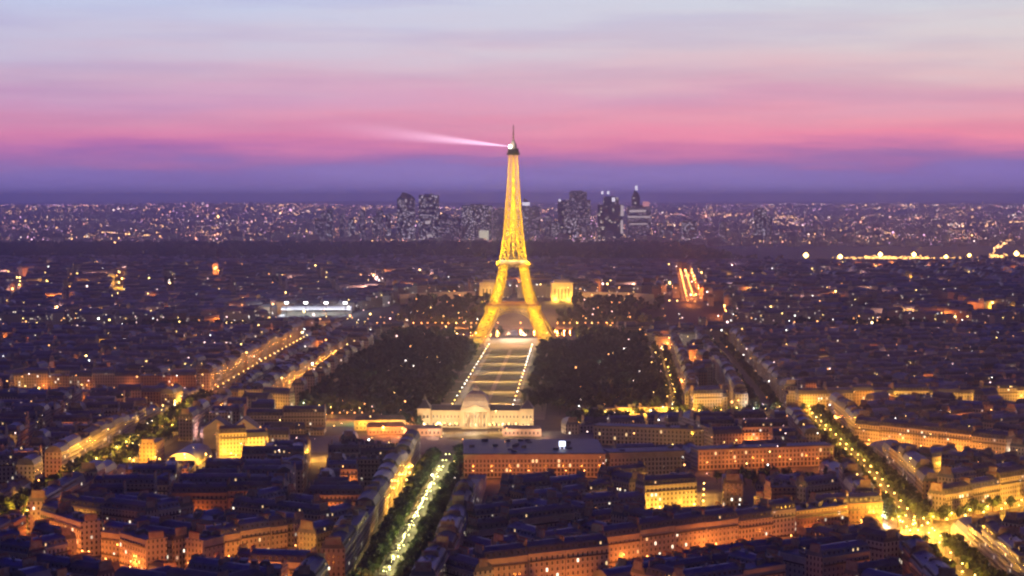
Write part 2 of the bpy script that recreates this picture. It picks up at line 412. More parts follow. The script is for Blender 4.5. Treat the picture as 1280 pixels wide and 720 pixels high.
# ------------------------------------------------------------------ buildings
class B: pass
BUILD = []       # candidates
CAPS = [((-400, 3252), (-295, 3253)), ((60, 1782), (150, 1792)), ((-14, 962), (52, 1000)), ((52, 1052), (158, 1130)), ((-238, 1082), (-190, 1048)), ((-188, 1046), (-132, 1100)), ((96, 1240), (140, 1250)), ((192, 1178), (240, 1190)),
        ((225, 1150), (372, 1300)), ((291, 1592), (392, 1484)), ((-400, 1340), (-342, 1362)), ((-330, 1436), (-190, 1490)), ((-262, 1690), (-66, 1700)), ((60, 1766), (282, 1816)), ((140, 1440), (262, 1462)), ((70, 1590), (190, 1560)), ((-330, 1850), (-300, 1850)), ((-520, 2015), (-345, 2025))]
def cap(x, y, H):
    for (p, q) in CAPS:
        if p[0] - 12 < x < q[0] + 12:
            dl = p[1] + (q[1] - p[1]) * (x - p[0]) / (q[0] - p[0]) - y - 16
            if 0 < dl < (190 if p[0] == 225 else 300 if p[1] == 3252 else 130): H = min(H, max(4.5, 195 * dl / y + rnd.uniform(-1, 1.5)))
    return H
def plan(cx, cy_, L, D, H, a, street=None, side=None, zone=None, wall=None, roof=None, force=False, style=None):
    if not force and not free(cx, cy_, L, D, a): return None
    take(cx, cy_, L, D, a, -0.5)
    b = B(); b.x, b.y, b.L, b.D, b.H, b.a = cx, cy_, L, D, H, a
    b.street, b.side, b.zone = street, side, zone
    b.wall = rnd.choices((0, 1, 2), (6, 3, 1.2))[0] if wall is None else wall
    b.roof = rnd.choices((0, 1, 2), (4, 4, 2))[0] if roof is None else roof
    if not force: b.H = cap(cx, cy_, b.H)
    if -70 < cx < 265 and 1290 < cy_ < 1412: b.H = min(b.H, 8.0)
    b.seed = rnd.random(); b.style = style or ('mansard' if rnd.random() < 0.8 else 'flat')
    BUILD.append(b); return b

def row(p, q, H=(17, 22), D=13, street=None, side=None, zone=None, Ls=(20, 38), **k):
    """a run of buildings whose street front is the line p-q, bodies to the left of p->q"""
    l = math.dist(p, q); dx, dy = (q[0] - p[0]) / l, (q[1] - p[1]) / l; s = 0.0; a = math.atan2(dy, dx)
    while s < l - 10:
        L = min(rnd.uniform(*Ls), l - s)
        if l - s - L < 10: L = l - s
        cx = p[0] + dx * (s + L / 2) - dy * (D / 2); cyy = p[1] + dy * (s + L / 2) + dx * (D / 2)
        plan(cx, cyy, L - 0.3, D, rnd.uniform(*H), a, street, side, zone, **k)
        s += L

SNAME = {'A': 'the left boulevard', 'B': 'the central avenue', 'C': 'the right avenue', 'C2': 'the far right tree avenue', 'D': 'the narrow tree street',
         'E': 'the bright right cross street', 'F': 'the avenue beside the academy', 'F2': 'the street left of the academy', 'K': 'the metro viaduct street', 'I': 'the far left cross street',
         'J': 'the near left cross street', 'N': 'the curved near left street', 'V': 'the small bright street', 'A2': 'the orange side street', 'H': 'the distant bright street'}
# named foreground rows
row((-14, 962), (52, 1000), (24, 25), 14, zone='the bottom centre', wall=0, roof=0, style='mansard', Ls=(22, 34))
row((52, 1052), (158, 1130), (19, 21), 14, street='FB2', side=None, wall=0, roof=0, style='mansard', Ls=(22, 32))
row((-238, 1082), (-190, 1048), (17, 19), 13, street='FB3', wall=0, style='mansard', Ls=(18, 30))
row((-188, 1046), (-132, 1100), (17, 19), 13, street='FB3', wall=0, style='mansard', Ls=(18, 30))
row((96, 1246), (128, 1252), (16, 17), 13, street='V', side='far', wall=0, style='mansard')
row((192, 1178), (236, 1190), (17, 18), 13, street='FB7', wall=2, style='mansard')
row((276, 1238), (372, 1322), (20, 23), 14, street='E', side='far', wall=0, style='mansard', Ls=(22, 32))
plan(173, 1206, 17, 17, 25, R(8), zone='the lower right', wall=2, roof=2, style='flat')
row((291, 1592), (392, 1484), (18, 20), 14, street='FB9', wall=0, style='mansard', Ls=(26, 38))
row((64, 1784), (150, 1800), (9, 11), 10, street='F', side='far', wall=0, force=True, style='flat')
row((-395, 1340), (-342, 1362), (20, 22), 13, street='J', side='far', wall=1, style='mansard')

def along(key, off, H, D=13, **k):
    pts, w = ROADS[key]
    for p, q in zip(pts, pts[1:]):
        l = math.dist(p, q); dx, dy = (q[0] - p[0]) / l, (q[1] - p[1]) / l
        o = w / 2 + off; near_side = key in 'EFKJI' and len(key) == 1
        # right side: front runs p->q reversed so the body lies to the right
        row((q[0] + dy * o, q[1] - dx * o)[:2] if False else (p[0] - dy * o, p[1] + dx * o), (q[0] - dy * o, q[1] + dx * o), H, D, street=key, side='left', **k)
        if not near_side: row((q[0] + dy * o, q[1] - dx * o), (p[0] + dy * o, p[1] - dx * o), H, D, street=key, side='right', **k)
for key in ('A', 'B', 'C', 'E', 'F', 'K', 'J', 'C2', 'A2', 'F2', 'D', 'I', 'N', 'V', 'H'):
    along(key, 2.5, (17, 23))

def ang_at(x, y):
    if y > 2900: return R((int(x // 600) * 37 + int(y // 700) * 53) % 90)
    if x < -330: return R(4) if y < 1900 else R(-12)
    if x < -60: return R(-33) if y < 1190 else (R(2) if y < 1700 else R(-8))
    if x < 262: return R(35) if y < 1330 else R(12)
    return R(41) if y < 1900 else R(20)
ZN = {0: 'left of the boulevard', 1: 'left of the central avenue', 2: 'right of the central avenue', 3: 'beyond the right avenue'}
def zone_of(x, y): return 0 if x < -320 else 1 if x < -58 else 2 if x < 262 else 3
STREETLAMPS_FILL = []
def fill(x0, x1, y0, y1, ang, bw, bh, st, test, lit=0.3, H=(15, 22), ov=10):
    cx0, cy0 = (x0 + x1) / 2, (y0 + y1) / 2; r = math.hypot(x1 - x0, y1 - y0) / 2 + 100
    c, s = math.cos(ang), math.sin(ang)
    nu, nv = int(r / (bw + st)) + 1, int(r / (bh + st)) + 1
    for i in range(-nu, nu + 1):
        for j in range(-nv, nv + 1):
            u, v = i * (bw + st) + rnd.uniform(-4, 4), j * (bh + st) + rnd.uniform(-4, 4)
            X, Y = cx0 + u * c - v * s, cy0 + u * s + v * c
            if not (x0 - ov <= X <= x1 + ov and y0 - ov <= Y <= y1 + ov) or not test(X, Y): continue
            w2, h2 = bw / 2 - rnd.uniform(0, 5), bh / 2 - rnd.uniform(0, 5)
            def T(a, b_): return (X + a * c - b_ * s, Y + a * s + b_ * c)
            D = rnd.uniform(11, 14)
            z = ZN[zone_of(X, Y)]
            row(T(-w2, -h2), T(w2, -h2), H, D, zone=z)
            row(T(w2, -h2 + D), T(w2, h2 - D), H, D, zone=z)
            row(T(w2, h2), T(-w2, h2), H, D, zone=z)
            row(T(-w2, h2 - D), T(-w2, -h2 + D), H, D, zone=z)
            if rnd.random() < 0.6: row(T(-w2 + D + 4, 0), T(w2 - D - 4, 0), (8, 17), 10, zone=z)
            if rnd.random() < lit:
                for q in (0.25, 0.75) if rnd.random() < .6 else (0.5,):
                    STREETLAMPS_FILL.append((*T(-w2 + 2 * w2 * q, -h2 - st / 2), 0))
def inview(x, y, m=60): return abs(x) < 0.283 * y + m
for (x0, x1, y0, y1) in ((-460, -340, 930, 1450), (-560, -340, 1450, 1900), (-900, -330, 1900, 2850), (-340, -60, 930, 1190), (-330, -60, 1190, 1900), (-330, -180, 1900, 2850),
                         (-60, 262, 930, 1310), (60, 300, 1500, 1780), (120, 300, 1780, 2850), (262, 480, 930, 1900), (290, 900, 1900, 2850)):
    mx, my = (x0 + x1) / 2, (y0 + y1) / 2
    fill(x0, x1, y0, y1, ang_at(mx, my), 74, 52, 12, lambda X, Y: inview(X, Y), lit=0.5)
n_near_plan = len(BUILD)
for yb in range(3060, 5700, 660):
    for xb in range(-1700 - (yb * 7) % 400, 1900, 560):
        if abs(xb + 280) > 0.3 * (yb + 330) + 300: continue
        fill(xb, xb + 560, yb, yb + 660, ang_at(xb + 5, yb + 5), 90, 64, 16, lambda X, Y: inview(X, Y, 80) and Y < 5650 - 400 * math.sin(X * .002), lit=0.0, H=(16, 26), ov=55)
print('planned', len(BUILD), 'near', n_near_plan, 'fill lamps', len(STREETLAMPS_FILL))

def parts_of(b, detail=True):
    """wall, roof, chimney meshes in the local frame; front at -y"""
    L, D, H = b.L, b.D, b.H; x0, x1, y0, y1 = -L / 2, L / 2, -D / 2, D / 2; uo = round(b.seed * 900) * 2.7
    w = MB(); w.box(x0, x1, y0, y1, 0, H, 0, uo=uo)
    r = MB(); ch = []
    if detail:
        w.box(x0 - .05, x1 + .05, y0 - .5, y0 - .003, H - .55, H - .05, 1, bottom=True)        # cornice
        w.box(x0 - .05, x1 + .05, y1 + .003, y1 + .5, H - .55, H - .05, 1, bottom=True)
    if b.style == 'mansard':
        mh = 3.6
        r.frustum(x0 + .02, x1 - .02, y0 - .15, y1 + .15, H + .01, H + mh, .05, 1.7)
        r.frustum(x0 + .07, x1 - .07, y0 + 1.5, y1 - 1.5, H + mh + .01, H + mh + 1.7, .3, D * .28)
        if detail:
            n = max(2, int(L / 3.2))
            for i in range(n):
                cx = x0 + (i + .5) * L / n
                for s in (-1, 1):
                    ya = s * (D / 2 - .35); yb_ = s * (D / 2 - 2.1)
                    r.box(cx - .65, cx + .65, min(ya, yb_), max(ya, yb_), H + .5, H + 2.7, 0)
                    yf = ya + s * .02
                    lit = rnd.random() < .045
                    r.quad((cx - .42, yf, H + .75), (cx + .42, yf, H + .75), (cx + .42, yf, H + 2.4), (cx - .42, yf, H + 2.4), 2 if lit else 1)
        top = H + mh + 1.7
    else:
        r.box(x0 + .02, x1 - .02, y0 + .02, y1 - .02, H + .01, H + .35, 0)
        for i in range(int(L / 12) + 1):
            cx = rnd.uniform(x0 + 3, x1 - 3); cyy = rnd.uniform(-D * .25, D * .25)
            r.box(cx - 1.6, cx + 1.6, cyy - 1.3, cyy + 1.3, H + .36, H + .36 + rnd.uniform(1.2, 3), 0)
        top = H + 2
    for sx in ((-1, 1) if detail else (1,)):
        c = MB(); xx = sx * (L / 2 - .45)
        hd = D * rnd.uniform(.22, .36); tp = top + rnd.uniform(.7, 1.8)
        c.box(xx - .4, xx + .4, -hd, hd, H + .4, tp, 0)
        if detail:
            for k in range(int(hd * 2 / .8)): c.box(xx - .16, xx + .16, -hd + .2 + k * .8, -hd + .55 + k * .8, tp - .02, tp + .65, 1)
        ch.append(c)
    return w, r, ch

ORD = 'first second third fourth fifth sixth seventh eighth ninth tenth eleventh twelfth thirteenth fourteenth fifteenth sixteenth seventeenth eighteenth nineteenth'.split()
TENS = {2: 'twent', 3: 'thirt', 4: 'fort', 5: 'fift', 6: 'sixt', 7: 'sevent', 8: 'eight', 9: 'ninet'}
def ordinal(n):
    if n < 19: return ORD[n]
    t_, u = divmod(n + 1, 10)
    return TENS[t_] + 'ieth' if u == 0 else TENS[t_] + 'y-' + ORD[u - 1]

# the 300 that show largest
def show(b):
    if abs(b.x) - b.L * .4 > 0.2724 * b.y: return -1
    top = HY + FPX * (CAM_H - b.H - 4) / b.y
    if top > 715: return -1
    face = abs(math.cos(b.a)) * b.L + abs(math.sin(b.a)) * b.D
    return face * (b.H + 8) / b.y ** 2
order = sorted(range(len(BUILD)), key=lambda i: -show(BUILD[i]))
solo = set(order[:300]); 
SNAME.update({'FB2': 'the orange lower centre row', 'FB3': 'the orange crescent at lower left', 'FB7': 'the brick corner row', 'FB9': 'the lit diagonal row'})
groups = {}
for i in solo:
    b = BUILD[i]; key = ('S', b.street, b.side) if b.street else ('Z', b.zone, int((b.y - 930) // 30)); groups.setdefault(key, []).append(b)
zrows = {}
for key, lst in groups.items():
    if key[0] == 'S':
        lst.sort(key=lambda b: b.y)
        for n, b in enumerate(lst):
            sd = f'{b.side} side of ' if b.side else ''
            b.label = f'{WALLS[b.wall][0]} block under {ROOFS[b.roof][0]}, {ordinal(n)} along {sd}{SNAME[b.street]}'
            b.group = f'buildings along {SNAME[b.street]}'
    else:
        zrows.setdefault(key[1], []).append(key)
for z, keys in zrows.items():
    for rn, key in enumerate(sorted(keys, key=lambda k: k[2])):
        lst = sorted(groups[key], key=lambda b: b.x)
        for n, b in enumerate(lst):
            b.label = f'{ROOFS[b.roof][0]}-roofed block, {ordinal(n)} from left, {ordinal(rn)} rooftop row {"at " if z.startswith("the ") else ""}{z}'
            b.group = f'rooftops {z}'

# windows as objects on the nearest fronts that face the camera
def window_proto(nm, pane):
    b = MB(); b.box(-.72, .72, -.10, -.004, 0, 2.15, 0, bottom=True); b.box(-.85, .85, -.22, -.004, -.16, -.01, 0, bottom=True)
    b.quad((-.55, -.104, .12), (.55, -.104, .12), (.55, -.104, 2.0), (-.55, -.104, 2.0), 1)
    b.box(-.03, .03, -.13, -.106, .12, 2.0, 0)
    return b.mesh(nm, [M_frame, pane])
WIN = [window_proto('window', M_glass), window_proto('window', M_litw), window_proto('window', M_litc)]
win_budget = 1500
near = sorted([BUILD[i] for i in solo], key=lambda b: (b.y if (math.cos(b.a) > 0.35) else 1e9))
real = set()
for b in near:
    if win_budget <= 0 or b.y > 1500: break
    if math.cos(b.a) < .35: continue
    n = int(b.L / 3.0) * max(1, int((b.H - 1.2) / 3.3))
    if n > 100 or n < 8: continue
    real.add(id(b)); win_budget -= n
for i in sorted(solo):
    b = BUILD[i]; w, r, ch = parts_of(b)
    for zf in (4.2, b.H - 4.6) if b.H > 12 else ():
        for sg in (-1, 1):
            ya, yb_ = sg * (b.D / 2 + .003), sg * (b.D / 2 + .75)
            w.box(-b.L / 2 + .6, b.L / 2 - .6, min(ya, yb_), max(ya, yb_), zf - .18, zf, 1, bottom=True)
            yr = sg * (b.D / 2 + .72); w.box(-b.L / 2 + .6, b.L / 2 - .6, yr - .03, yr + .03, zf + .01, zf + .95, 2)
    for k in range(int(b.L / 7)):
        px_, py_ = rnd.uniform(-b.L * .42, b.L * .42), rnd.uniform(-b.D * .2, b.D * .2); hb = b.H + (3.5 if b.style == 'mansard' else .36); s_ = rnd.uniform(.4, 1.3)
        r.box(px_ - s_, px_ + s_, py_ - .6, py_ + .6, hb, hb + rnd.uniform(1.6, 3.0), 0)
    e = empty('apartment_building', (b.x, b.y, terr(b.x, b.y)), b.a); tag(e, b.label, 'building', b.group)
    if id(b) in real: w.m[0] = 1
    w.build('wall', [WALLS[b.wall][1], PLAIN[b.wall], M_dark], e)
    ro = r.build('roof', [ROOFS[b.roof][1], M_glass, M_litw], e)
    for c in ch: c.build('chimney', [M_chim, M_pot], ro)
    if id(b) in real:
        nb = int(b.L / 3.0); nf = max(1, int((b.H - 1.2) / 3.3))
        for f in range(nf):
            for k in range(nb):
                v = rnd.random(); me = WIN[0 if v < .94 else (1 if v < .975 else 2)]
                o = bpy.data.objects.new('window', me); col.objects.link(o); o.parent = e
                o.location = (-b.L / 2 + (k + .5) * b.L / nb, -b.D / 2, .8 + f * 3.3)

# everything else of the town in one object
big = MB()
for i, b in enumerate(BUILD):
    if i in solo: continue
    z = min(terr(b.x, b.y), terr(b.x, b.y - 8)) - .5 if b.y > 3080 else 0
    w, r, ch = parts_of(b, detail=False)
    Mx = Matrix.Translation((b.x, b.y, z)) @ Matrix.Rotation(b.a, 4, 'Z')
    w.m = [b.wall] * len(w.m); r.m = [3 + b.roof] * len(r.m)
    big.add(w, Mx); big.add(r, Mx)
    if b.y < 3000:
        for c in ch:
            c.m = [6] * len(c.m); big.add(c, Mx)
o = big.build('distant_town', [w_[1] for w_ in WALLS] + [r_[1] for r_ in ROOFS] + [M_chim])
tag(o, 'countless stone blocks with slate and zinc roofs filling the town beyond the nearer streets', 'buildings', kind='stuff')
del big

# ------------------------------------------------------------------ trees
def crown_arrays(seed, r=4.2, h=7.5, n=420, leaf=0.55, core=True):
    rs = np.random.RandomState(seed); V, F = [], []; k = 0
    # clumps
    nc = 9; cc = rs.normal(size=(nc, 3)); cc /= np.linalg.norm(cc, axis=1)[:, None]; cc *= rs.uniform(.35, .72, (nc, 1)); cr_ = rs.uniform(.32, .5, nc)
    for q in range(n):
        ci = rs.randint(nc); d = rs.normal(size=3); d /= np.linalg.norm(d)
        p = cc[ci] + d * cr_[ci] * rs.uniform(.6, 1.05)
        p = np.array([p[0] * r, p[1] * r, (p[2] * .5 + .5) * h])
        a = rs.normal(size=3); a /= np.linalg.norm(a); b_ = np.cross(a, rs.normal(size=3)); b_ /= np.linalg.norm(b_)
        s = leaf * rs.uniform(.6, 1.5)
        V += [p + a * s, p - a * s * .5 + b_ * s, p - a * s * .5 - b_ * s]; F.append((k, k + 1, k + 2)); k += 3
    if core:
        for ci in range(nc):
            base = cc[ci] * .85; rr_ = cr_[ci] * .72
            ico = [(0, 0, 1), (.9, 0, .44), (.28, .85, .44), (-.72, .53, .44), (-.72, -.53, .44), (.28, -.85, .44), (.72, .53, -.44), (-.28, .85, -.44), (-.9, 0, -.44), (-.28, -.85, -.44), (.72, -.53, -.44), (0, 0, -1)]
            jf = 1 + rs.uniform(-.2, .2, 12)
            for (vv, j_) in zip(ico, jf):
                p = base + np.array(vv) * rr_ * j_; V.append(np.array([p[0] * r, p[1] * r, (p[2] * .5 + .5) * h]))
            for f in [(0,1,2),(0,2,3),(0,3,4),(0,4,5),(0,5,1),(1,6,2),(2,7,3),(3,8,4),(4,9,5),(5,10,1),(6,7,2),(7,8,3),(8,9,4),(9,10,5),(10,6,1),(11,7,6),(11,8,7),(11,9,8),(11,10,9),(11,6,10)]:
                F.append((k + f[0], k + f[1], k + f[2]))
            k += 12
    return np.array(V), np.array(F)
CROWNS = [crown_arrays(s) for s in range(6)]
LITE = [crown_arrays(40 + s, n=70, leaf=.95) for s in range(6)]
CM = []
for i, (V, F) in enumerate(CROWNS):
    me = bpy.data.meshes.new('crown'); me.from_pydata(V.tolist(), [], F.tolist()); me.materials.append(M_leaf if i % 2 else M_leaf2); CM.append(me)
tb = MB()
prev = [(0, 0, 0), (.1, .05, 2.2), (.05, -.05, 4.2), (.0, .1, 7)]
for (p, q, w_) in ((prev[0], prev[1], .5), (prev[1], prev[2], .42), (prev[2], prev[3], .28), ((.05, 0, 3.4), (1.6, .5, 6.2), .2), ((.05, 0, 3.2), (-1.5, -.6, 6.3), .2), ((.05, 0, 3.8), (.3, 1.7, 6.6), .18)): tb.bar(p, q, w_)
trunk_me = tb.mesh('trunk', [M_bark])
TREES = []     # (x, y, scale, where)
def tree_line(key, offs, step, y0=0, y1=1e9, where=''):
    pts, w = ROADS[key]
    for p, q in zip(pts, pts[1:]):
        l = math.dist(p, q); dx, dy = (q[0] - p[0]) / l, (q[1] - p[1]) / l
        for off in offs:
            s = rnd.uniform(0, step)
            while s < l:
                x, y = p[0] + dx * s - dy * off + rnd.uniform(-.8, .8), p[1] + dy * s + dx * off
                if y0 < y < y1 and rnd.random() < .93: TREES.append((x, y, rnd.uniform(.95, 1.35), where))
                s += step * rnd.uniform(.8, 1.2)
tree_line('B', (-14, -10, 10, 14), 8.0, where='central tree avenue')
tree_line('A', (-14, -7, 7, 14), 12, 980, 1950, where='left boulevard')
tree_line('C', (-13, -8, 8, 13), 12.5, where='right tree avenue')
tree_line('C2', (-10, 10), 12, where='far right tree avenue')
tree_line('D', (-6, 6), 14, where='narrow tree street')
tree_line('E', (9,), 10, where='bright right cross street')
tree_line('F', (-7, 7), 15, where='avenue beside the academy')
for k in range(24):
    x, y = rnd.uniform(150, 240), rnd.uniform(1330, 1400)
    if not occ[int((y - OY0) / CS), int((x - OX0) / CS)]: TREES.append((x, y, rnd.uniform(.9, 1.2), 'gardens behind the ministry'))
for k in range(10): TREES.append((rnd.choice((-100, -92, -40, -34)) + rnd.uniform(-3, 3), rnd.uniform(1500, 1545), rnd.uniform(1, 1.3), 'square before the academy'))
TREES = [t_ for t_ in TREES if not (232 < t_[0] < 290 and 1108 < t_[1] < 1192)]
TREES = [t_ for t_ in TREES if inview(t_[0], t_[1], 20)]
TREES.sort(key=lambda t_: t_[1])
for n, (x, y, s, where) in enumerate(TREES[:300]):
    e = empty('tree', (x, y, 0.05), rnd.uniform(0, 6.28)); e.scale = (s, s, s)
    tag(e, f'dark leafy street tree standing in the rows of the {where}' if 'garden' not in where and 'square' not in where else f'dark leafy tree standing in the {where}', 'tree', f'trees of the {where}')
    a = bpy.data.objects.new('trunk', trunk_me); col.objects.link(a); a.parent = e
    c = bpy.data.objects.new('crown', rnd.choice(CM)); col.objects.link(c); c.parent = e; c.location = (0, 0, 3.6)
rest = list(TREES[300:])
# park trees and gardens
def scatter(n, fn):
    for k in range(n):
        for _ in range(4):
            x, y = fn()
            if math.sin(x * .045 + y * .012) + math.sin(y * .031 - x * .02) + rnd.uniform(-.5, .5) > -.75: break
        rest.append((x, y, rnd.triangular(.8, 2.3, 1.4), ''))
def ptree(u0, u1, s0, s1): return lambda: park(rnd.uniform(u0, u1), rnd.uniform(s0, s1))
scatter(950, ptree(-182, -56, 90, 900)); scatter(950, ptree(56, 182, 90, 900))
scatter(170, ptree(-190, -95, 900, 1110)); scatter(170, ptree(95, 190, 900, 1110))
scatter(60, ptree(-50, -44, 90, 880)); scatter(60, ptree(44, 50, 90, 880))
scatter(260, lambda: (rnd.uniform(-190, -30), rnd.uniform(3070, 3290))); scatter(260, lambda: (rnd.uniform(78, 260), rnd.uniform(3070, 3290)))
scatter(160, lambda: (rnd.uniform(-800, 800), rnd.choice((2856, 2860)) + rnd.uniform(-3, 3)))
for (cx, cyy, rx, ry, n) in ((560, 3080, 120, 40, 160), (500, 2650, 60, 30, 80), (640, 2900, 90, 40, 90), (-520, 3000, 110, 40, 120), (-470, 2350, 40, 26, 60), (-560, 2700, 60, 40, 90), (-130, 1880, 40, 50, 90), (420, 2250, 40, 30, 60), (900, 4300, 200, 60, 150), (-700, 4200, 200, 60, 150), (-150, 3950, 140, 50, 120), (-95, 1730, 22, 28, 40), (80, 1720, 26, 24, 50)):
    for k in range(n):
        a_, q = rnd.uniform(0, 6.28), math.sqrt(rnd.random()); rest.append((cx + rx * q * math.cos(a_), cyy + ry * q * math.sin(a_), rnd.uniform(1.1, 1.7), ''))
def stuff_trees(name, lst, z_extra, label):
    Vs, Fs, off = [], [], 0
    for (x, y, s, _) in lst:
        V, F = rnd.choice(LITE); a_ = rnd.uniform(0, 6.28); c, sn = math.cos(a_), math.sin(a_)
        Vn = V * s; Vn = np.stack([Vn[:, 0] * c - Vn[:, 1] * sn + x, Vn[:, 0] * sn + Vn[:, 1] * c + y, Vn[:, 2] + 3.2 * s + terr(x, y) + z_extra], 1)
        Vs.append(Vn); Fs.append(F + off); off += len(V)
        # trunk
        t0 = np.array([[x - .3, y, 0], [x + .3, y, 0], [x, y + .3, 0], [x - .2, y, 5 * s], [x + .2, y, 5 * s], [x, y + .2, 5 * s]]); t0[:, 2] += terr(x, y)
        Vs.append(t0); Fs.append(np.array([(0, 1, 4), (0, 4, 3), (1, 2, 5), (1, 5, 4), (2, 0, 3), (2, 3, 5)]) + off); off += 6
    V = np.concatenate(Vs); F = np.concatenate(Fs)
    me = bpy.data.meshes.new(name); me.vertices.add(len(V)); me.vertices.foreach_set('co', V.ravel()); me.loops.add(len(F) * 3); me.loops.foreach_set('vertex_index', F.ravel().astype(np.int32))
    me.polygons.add(len(F)); me.polygons.foreach_set('loop_start', np.arange(0, len(F) * 3, 3, dtype=np.int32)); me.update(calc_edges=True); me.materials.append(M_leaf2)
    o = bpy.data.objects.new(name, me); col.objects.link(o); tag(o, label, 'trees', kind='stuff')
stuff_trees('park_trees', rest, 0, 'dense dark trees of the park either side of the long lawn and the riverside gardens')
# the large wood behind the town
def wood_edge(x): return 5480 + 260 * math.sin(x * .0023) + 160 * math.sin(x * .006 + 1)
wood = []
for k in range(9000):
    y = rnd.uniform(5350, 7700); x = rnd.uniform(-.3, .3) * y
    if y < wood_edge(x) or (x > 700 and y > 5750 - (x - 700) * .2): continue
    wood.append((x, y, rnd.uniform(1.8, 3.4), ''))
stuff_trees('far_woods', wood, 0, 'broad dark wood stretching behind the town below the far suburbs')
surf('woodland_floor', M_lawn, [(-2400, 5500), (2400, 5500), (700, 5800), (700, 7650), (-2600, 7650)], 11.5)

# ------------------------------------------------------------------ street lamps
def lamp_proto(nm, glow, h=8.0, r=.42):
    b = MB(); b.bar((0, 0, 0), (0, 0, h), .16, 0); b.bar((0, 0, h - .1), (1.4, 0, h + .15), .1, 0); b.bar((0, 0, 0), (0, 0, .9), .3, 0)
    prof = [(0.02, h - .25), (r * .8, h - .15), (r, h + .05), (r * .6, h + .28), (.02, h + .36)]
    b.lathe(prof, 8, 1.6, 0, 1)
    return b.mesh(nm, [M_dark, glow])
LP = {'y': (lamp_proto('street_lamp', M_ly), YEL), 'o': (lamp_proto('street_lamp', M_lo), ORA), 'a': (lamp_proto('street_lamp', M_ly), (1.0, .36, .045)), 'w': (lamp_proto('street_lamp', M_lw), WHI), 'g': (lamp_proto('street_lamp', mat('lamp_glow_greenish', (.5, .5, .3), .5, emit=(.85, 1.0, .42), estr=6)), GRN)}
CN = {'a': 'amber', 'y': 'yellow', 'o': 'orange', 'w': 'white', 'g': 'greenish white'}
n_l = 0; LAMPS = []
def street_lamp(x, y, kind, power, where, a=None, withlight=True):
    LAMPS.append((x, y, kind, power, where, a, withlight))
def put_lamp(x, y, kind, power, where, a, withlight=True):
    global n_l
    z = terr(x, y); a = rnd.uniform(0, 6.28) if a is None else a
    o = bpy.data.objects.new('street_lamp', LP[kind][0]); col.objects.link(o); o.location = (x, y, z); o.rotation_euler = (0, 0, a)
    tag(o, f'street lamp glowing {CN[kind]} {where}', 'street lamp', f'{CN[kind]} lamps {where}')
    n_l += 1
    if withlight: light((1.6, 0, 7.2), power, LP[kind][1], .5, parent=o)
def lamps_along(key, offs, step, kind, power, y0=0, y1=1e9, jitter=.25):
    pts, w = ROADS[key]; where = 'along ' + SNAME.get(key, 'the quay')
    for off in offs:
        for p, q in zip(pts, pts[1:]):
            l = math.dist(p, q); dx, dy = (q[0] - p[0]) / l, (q[1] - p[1]) / l; s = step * rnd.uniform(.2, .6)
            while s < l:
                x, y = p[0] + dx * s - dy * off, p[1] + dy * s + dx * off
                if y0 < y < y1 and inview(x, y, 15): street_lamp(x, y, kind, power * rnd.uniform(1 - jitter, 1 + jitter), where, math.atan2(-dx if off > 0 else dx, dy if off > 0 else -dy))
                s += step
lamps_along('A', (-9, 9), 34, 'y', 30000, 980, 1900, .6)
lamps_along('A', (9,), 36, 'a', 9500, 1900, 2800, .7)
lamps_along('A2', (5,), 38, 'a', 7000, 0, 1e9, .7)
lamps_along('B', (-3, 3), 34, 'g', 6500, 0, 1e9, .7)
lamps_along('C', (-4, 4), 32, 'y', 13000, 0, 1e9, .6)
lamps_along('C2', (7,), 70, 'y', 9000)
lamps_along('D', (-3, 4), 52, 'y', 9000, 0, 1e9, .7)
lamps_along('E', (-8, 6), 20, 'y', 22000)
lamps_along('C', (-9, 9), 18, 'y', 14000, 1090, 1200)
lamps_along('F', (-7, 7), 22, 'y', 34000)
lamps_along('F2', (5,), 30, 'y', 12000)
lamps_along('K', (-8, 8), 20, 'y', 26000)
lamps_along('I', (3,), 46, 'o', 7000, 0, 1e9, .7)
lamps_along('J', (-5,), 24, 'o', 24000)
lamps_along('N', (3,), 30, 'o', 14000)
lamps_along('V', (3,), 26, 'y', 24000)
lamps_along('H', (-6, 6), 60, 'o', 30000, 0, 1e9, .7)
for (p, q, n, k, pw, wh) in (((-8, 952), (60, 990), 4, 'o', 7000, 'before the bottom centre block'), ((60, 1042), (168, 1120), 7, 'o', 7000, 'before the long lower centre row'),
                             ((-240, 1070), (-192, 1036), 3, 'o', 6500, 'before the lower left crescent'), ((-180, 1036), (-128, 1088), 4, 'o', 6500, 'before the lower left crescent'),
                             ((284, 1584), (384, 1474), 7, 'a', 16000, 'before the lit diagonal row'), ((196, 1170), (240, 1180), 3, 'o', 8000, 'before the brick corner block'),
                             ((282, 1230), (380, 1312), 5, 'o', 10000, 'before the red fronted row')):
    for i in range(n):
        t_ = i / max(1, n - 1) + rnd.uniform(-.04, .04); street_lamp(p[0] + (q[0] - p[0]) * t_, p[1] + (q[1] - p[1]) * t_, k, pw * rnd.uniform(.35, 1.6), wh)
# bright places
for (px, py, k, pw, wh) in ((232, 512, 'y', 60000, 'at the boulevard junction'), (245, 520, 'y', 60000, 'at the boulevard junction'), (1108, 660, 'w', 70000, 'on the bright right crossing'), (1128, 668, 'y', 60000, 'on the bright right crossing'),
                            (1150, 672, 'y', 50000, 'on the bright right crossing'), (943, 522, 'w', 90000, 'by the avenue corner'), (1175, 700, 'y', 40000, 'on the bright right crossing'), (840, 638, 'y', 60000, 'in the small bright street'),
                            (60, 612, 'y', 50000, 'where the left streets meet'), (325, 556, 'w', 90000, 'on the dark yard left of the academy'), (500, 548, 'o', 16000, 'left of the academy'), (476, 545, 'o', 16000, 'left of the academy')):
    x, y = G(px, py); street_lamp(x, y, k, pw, wh)
print('lamps', n_l)
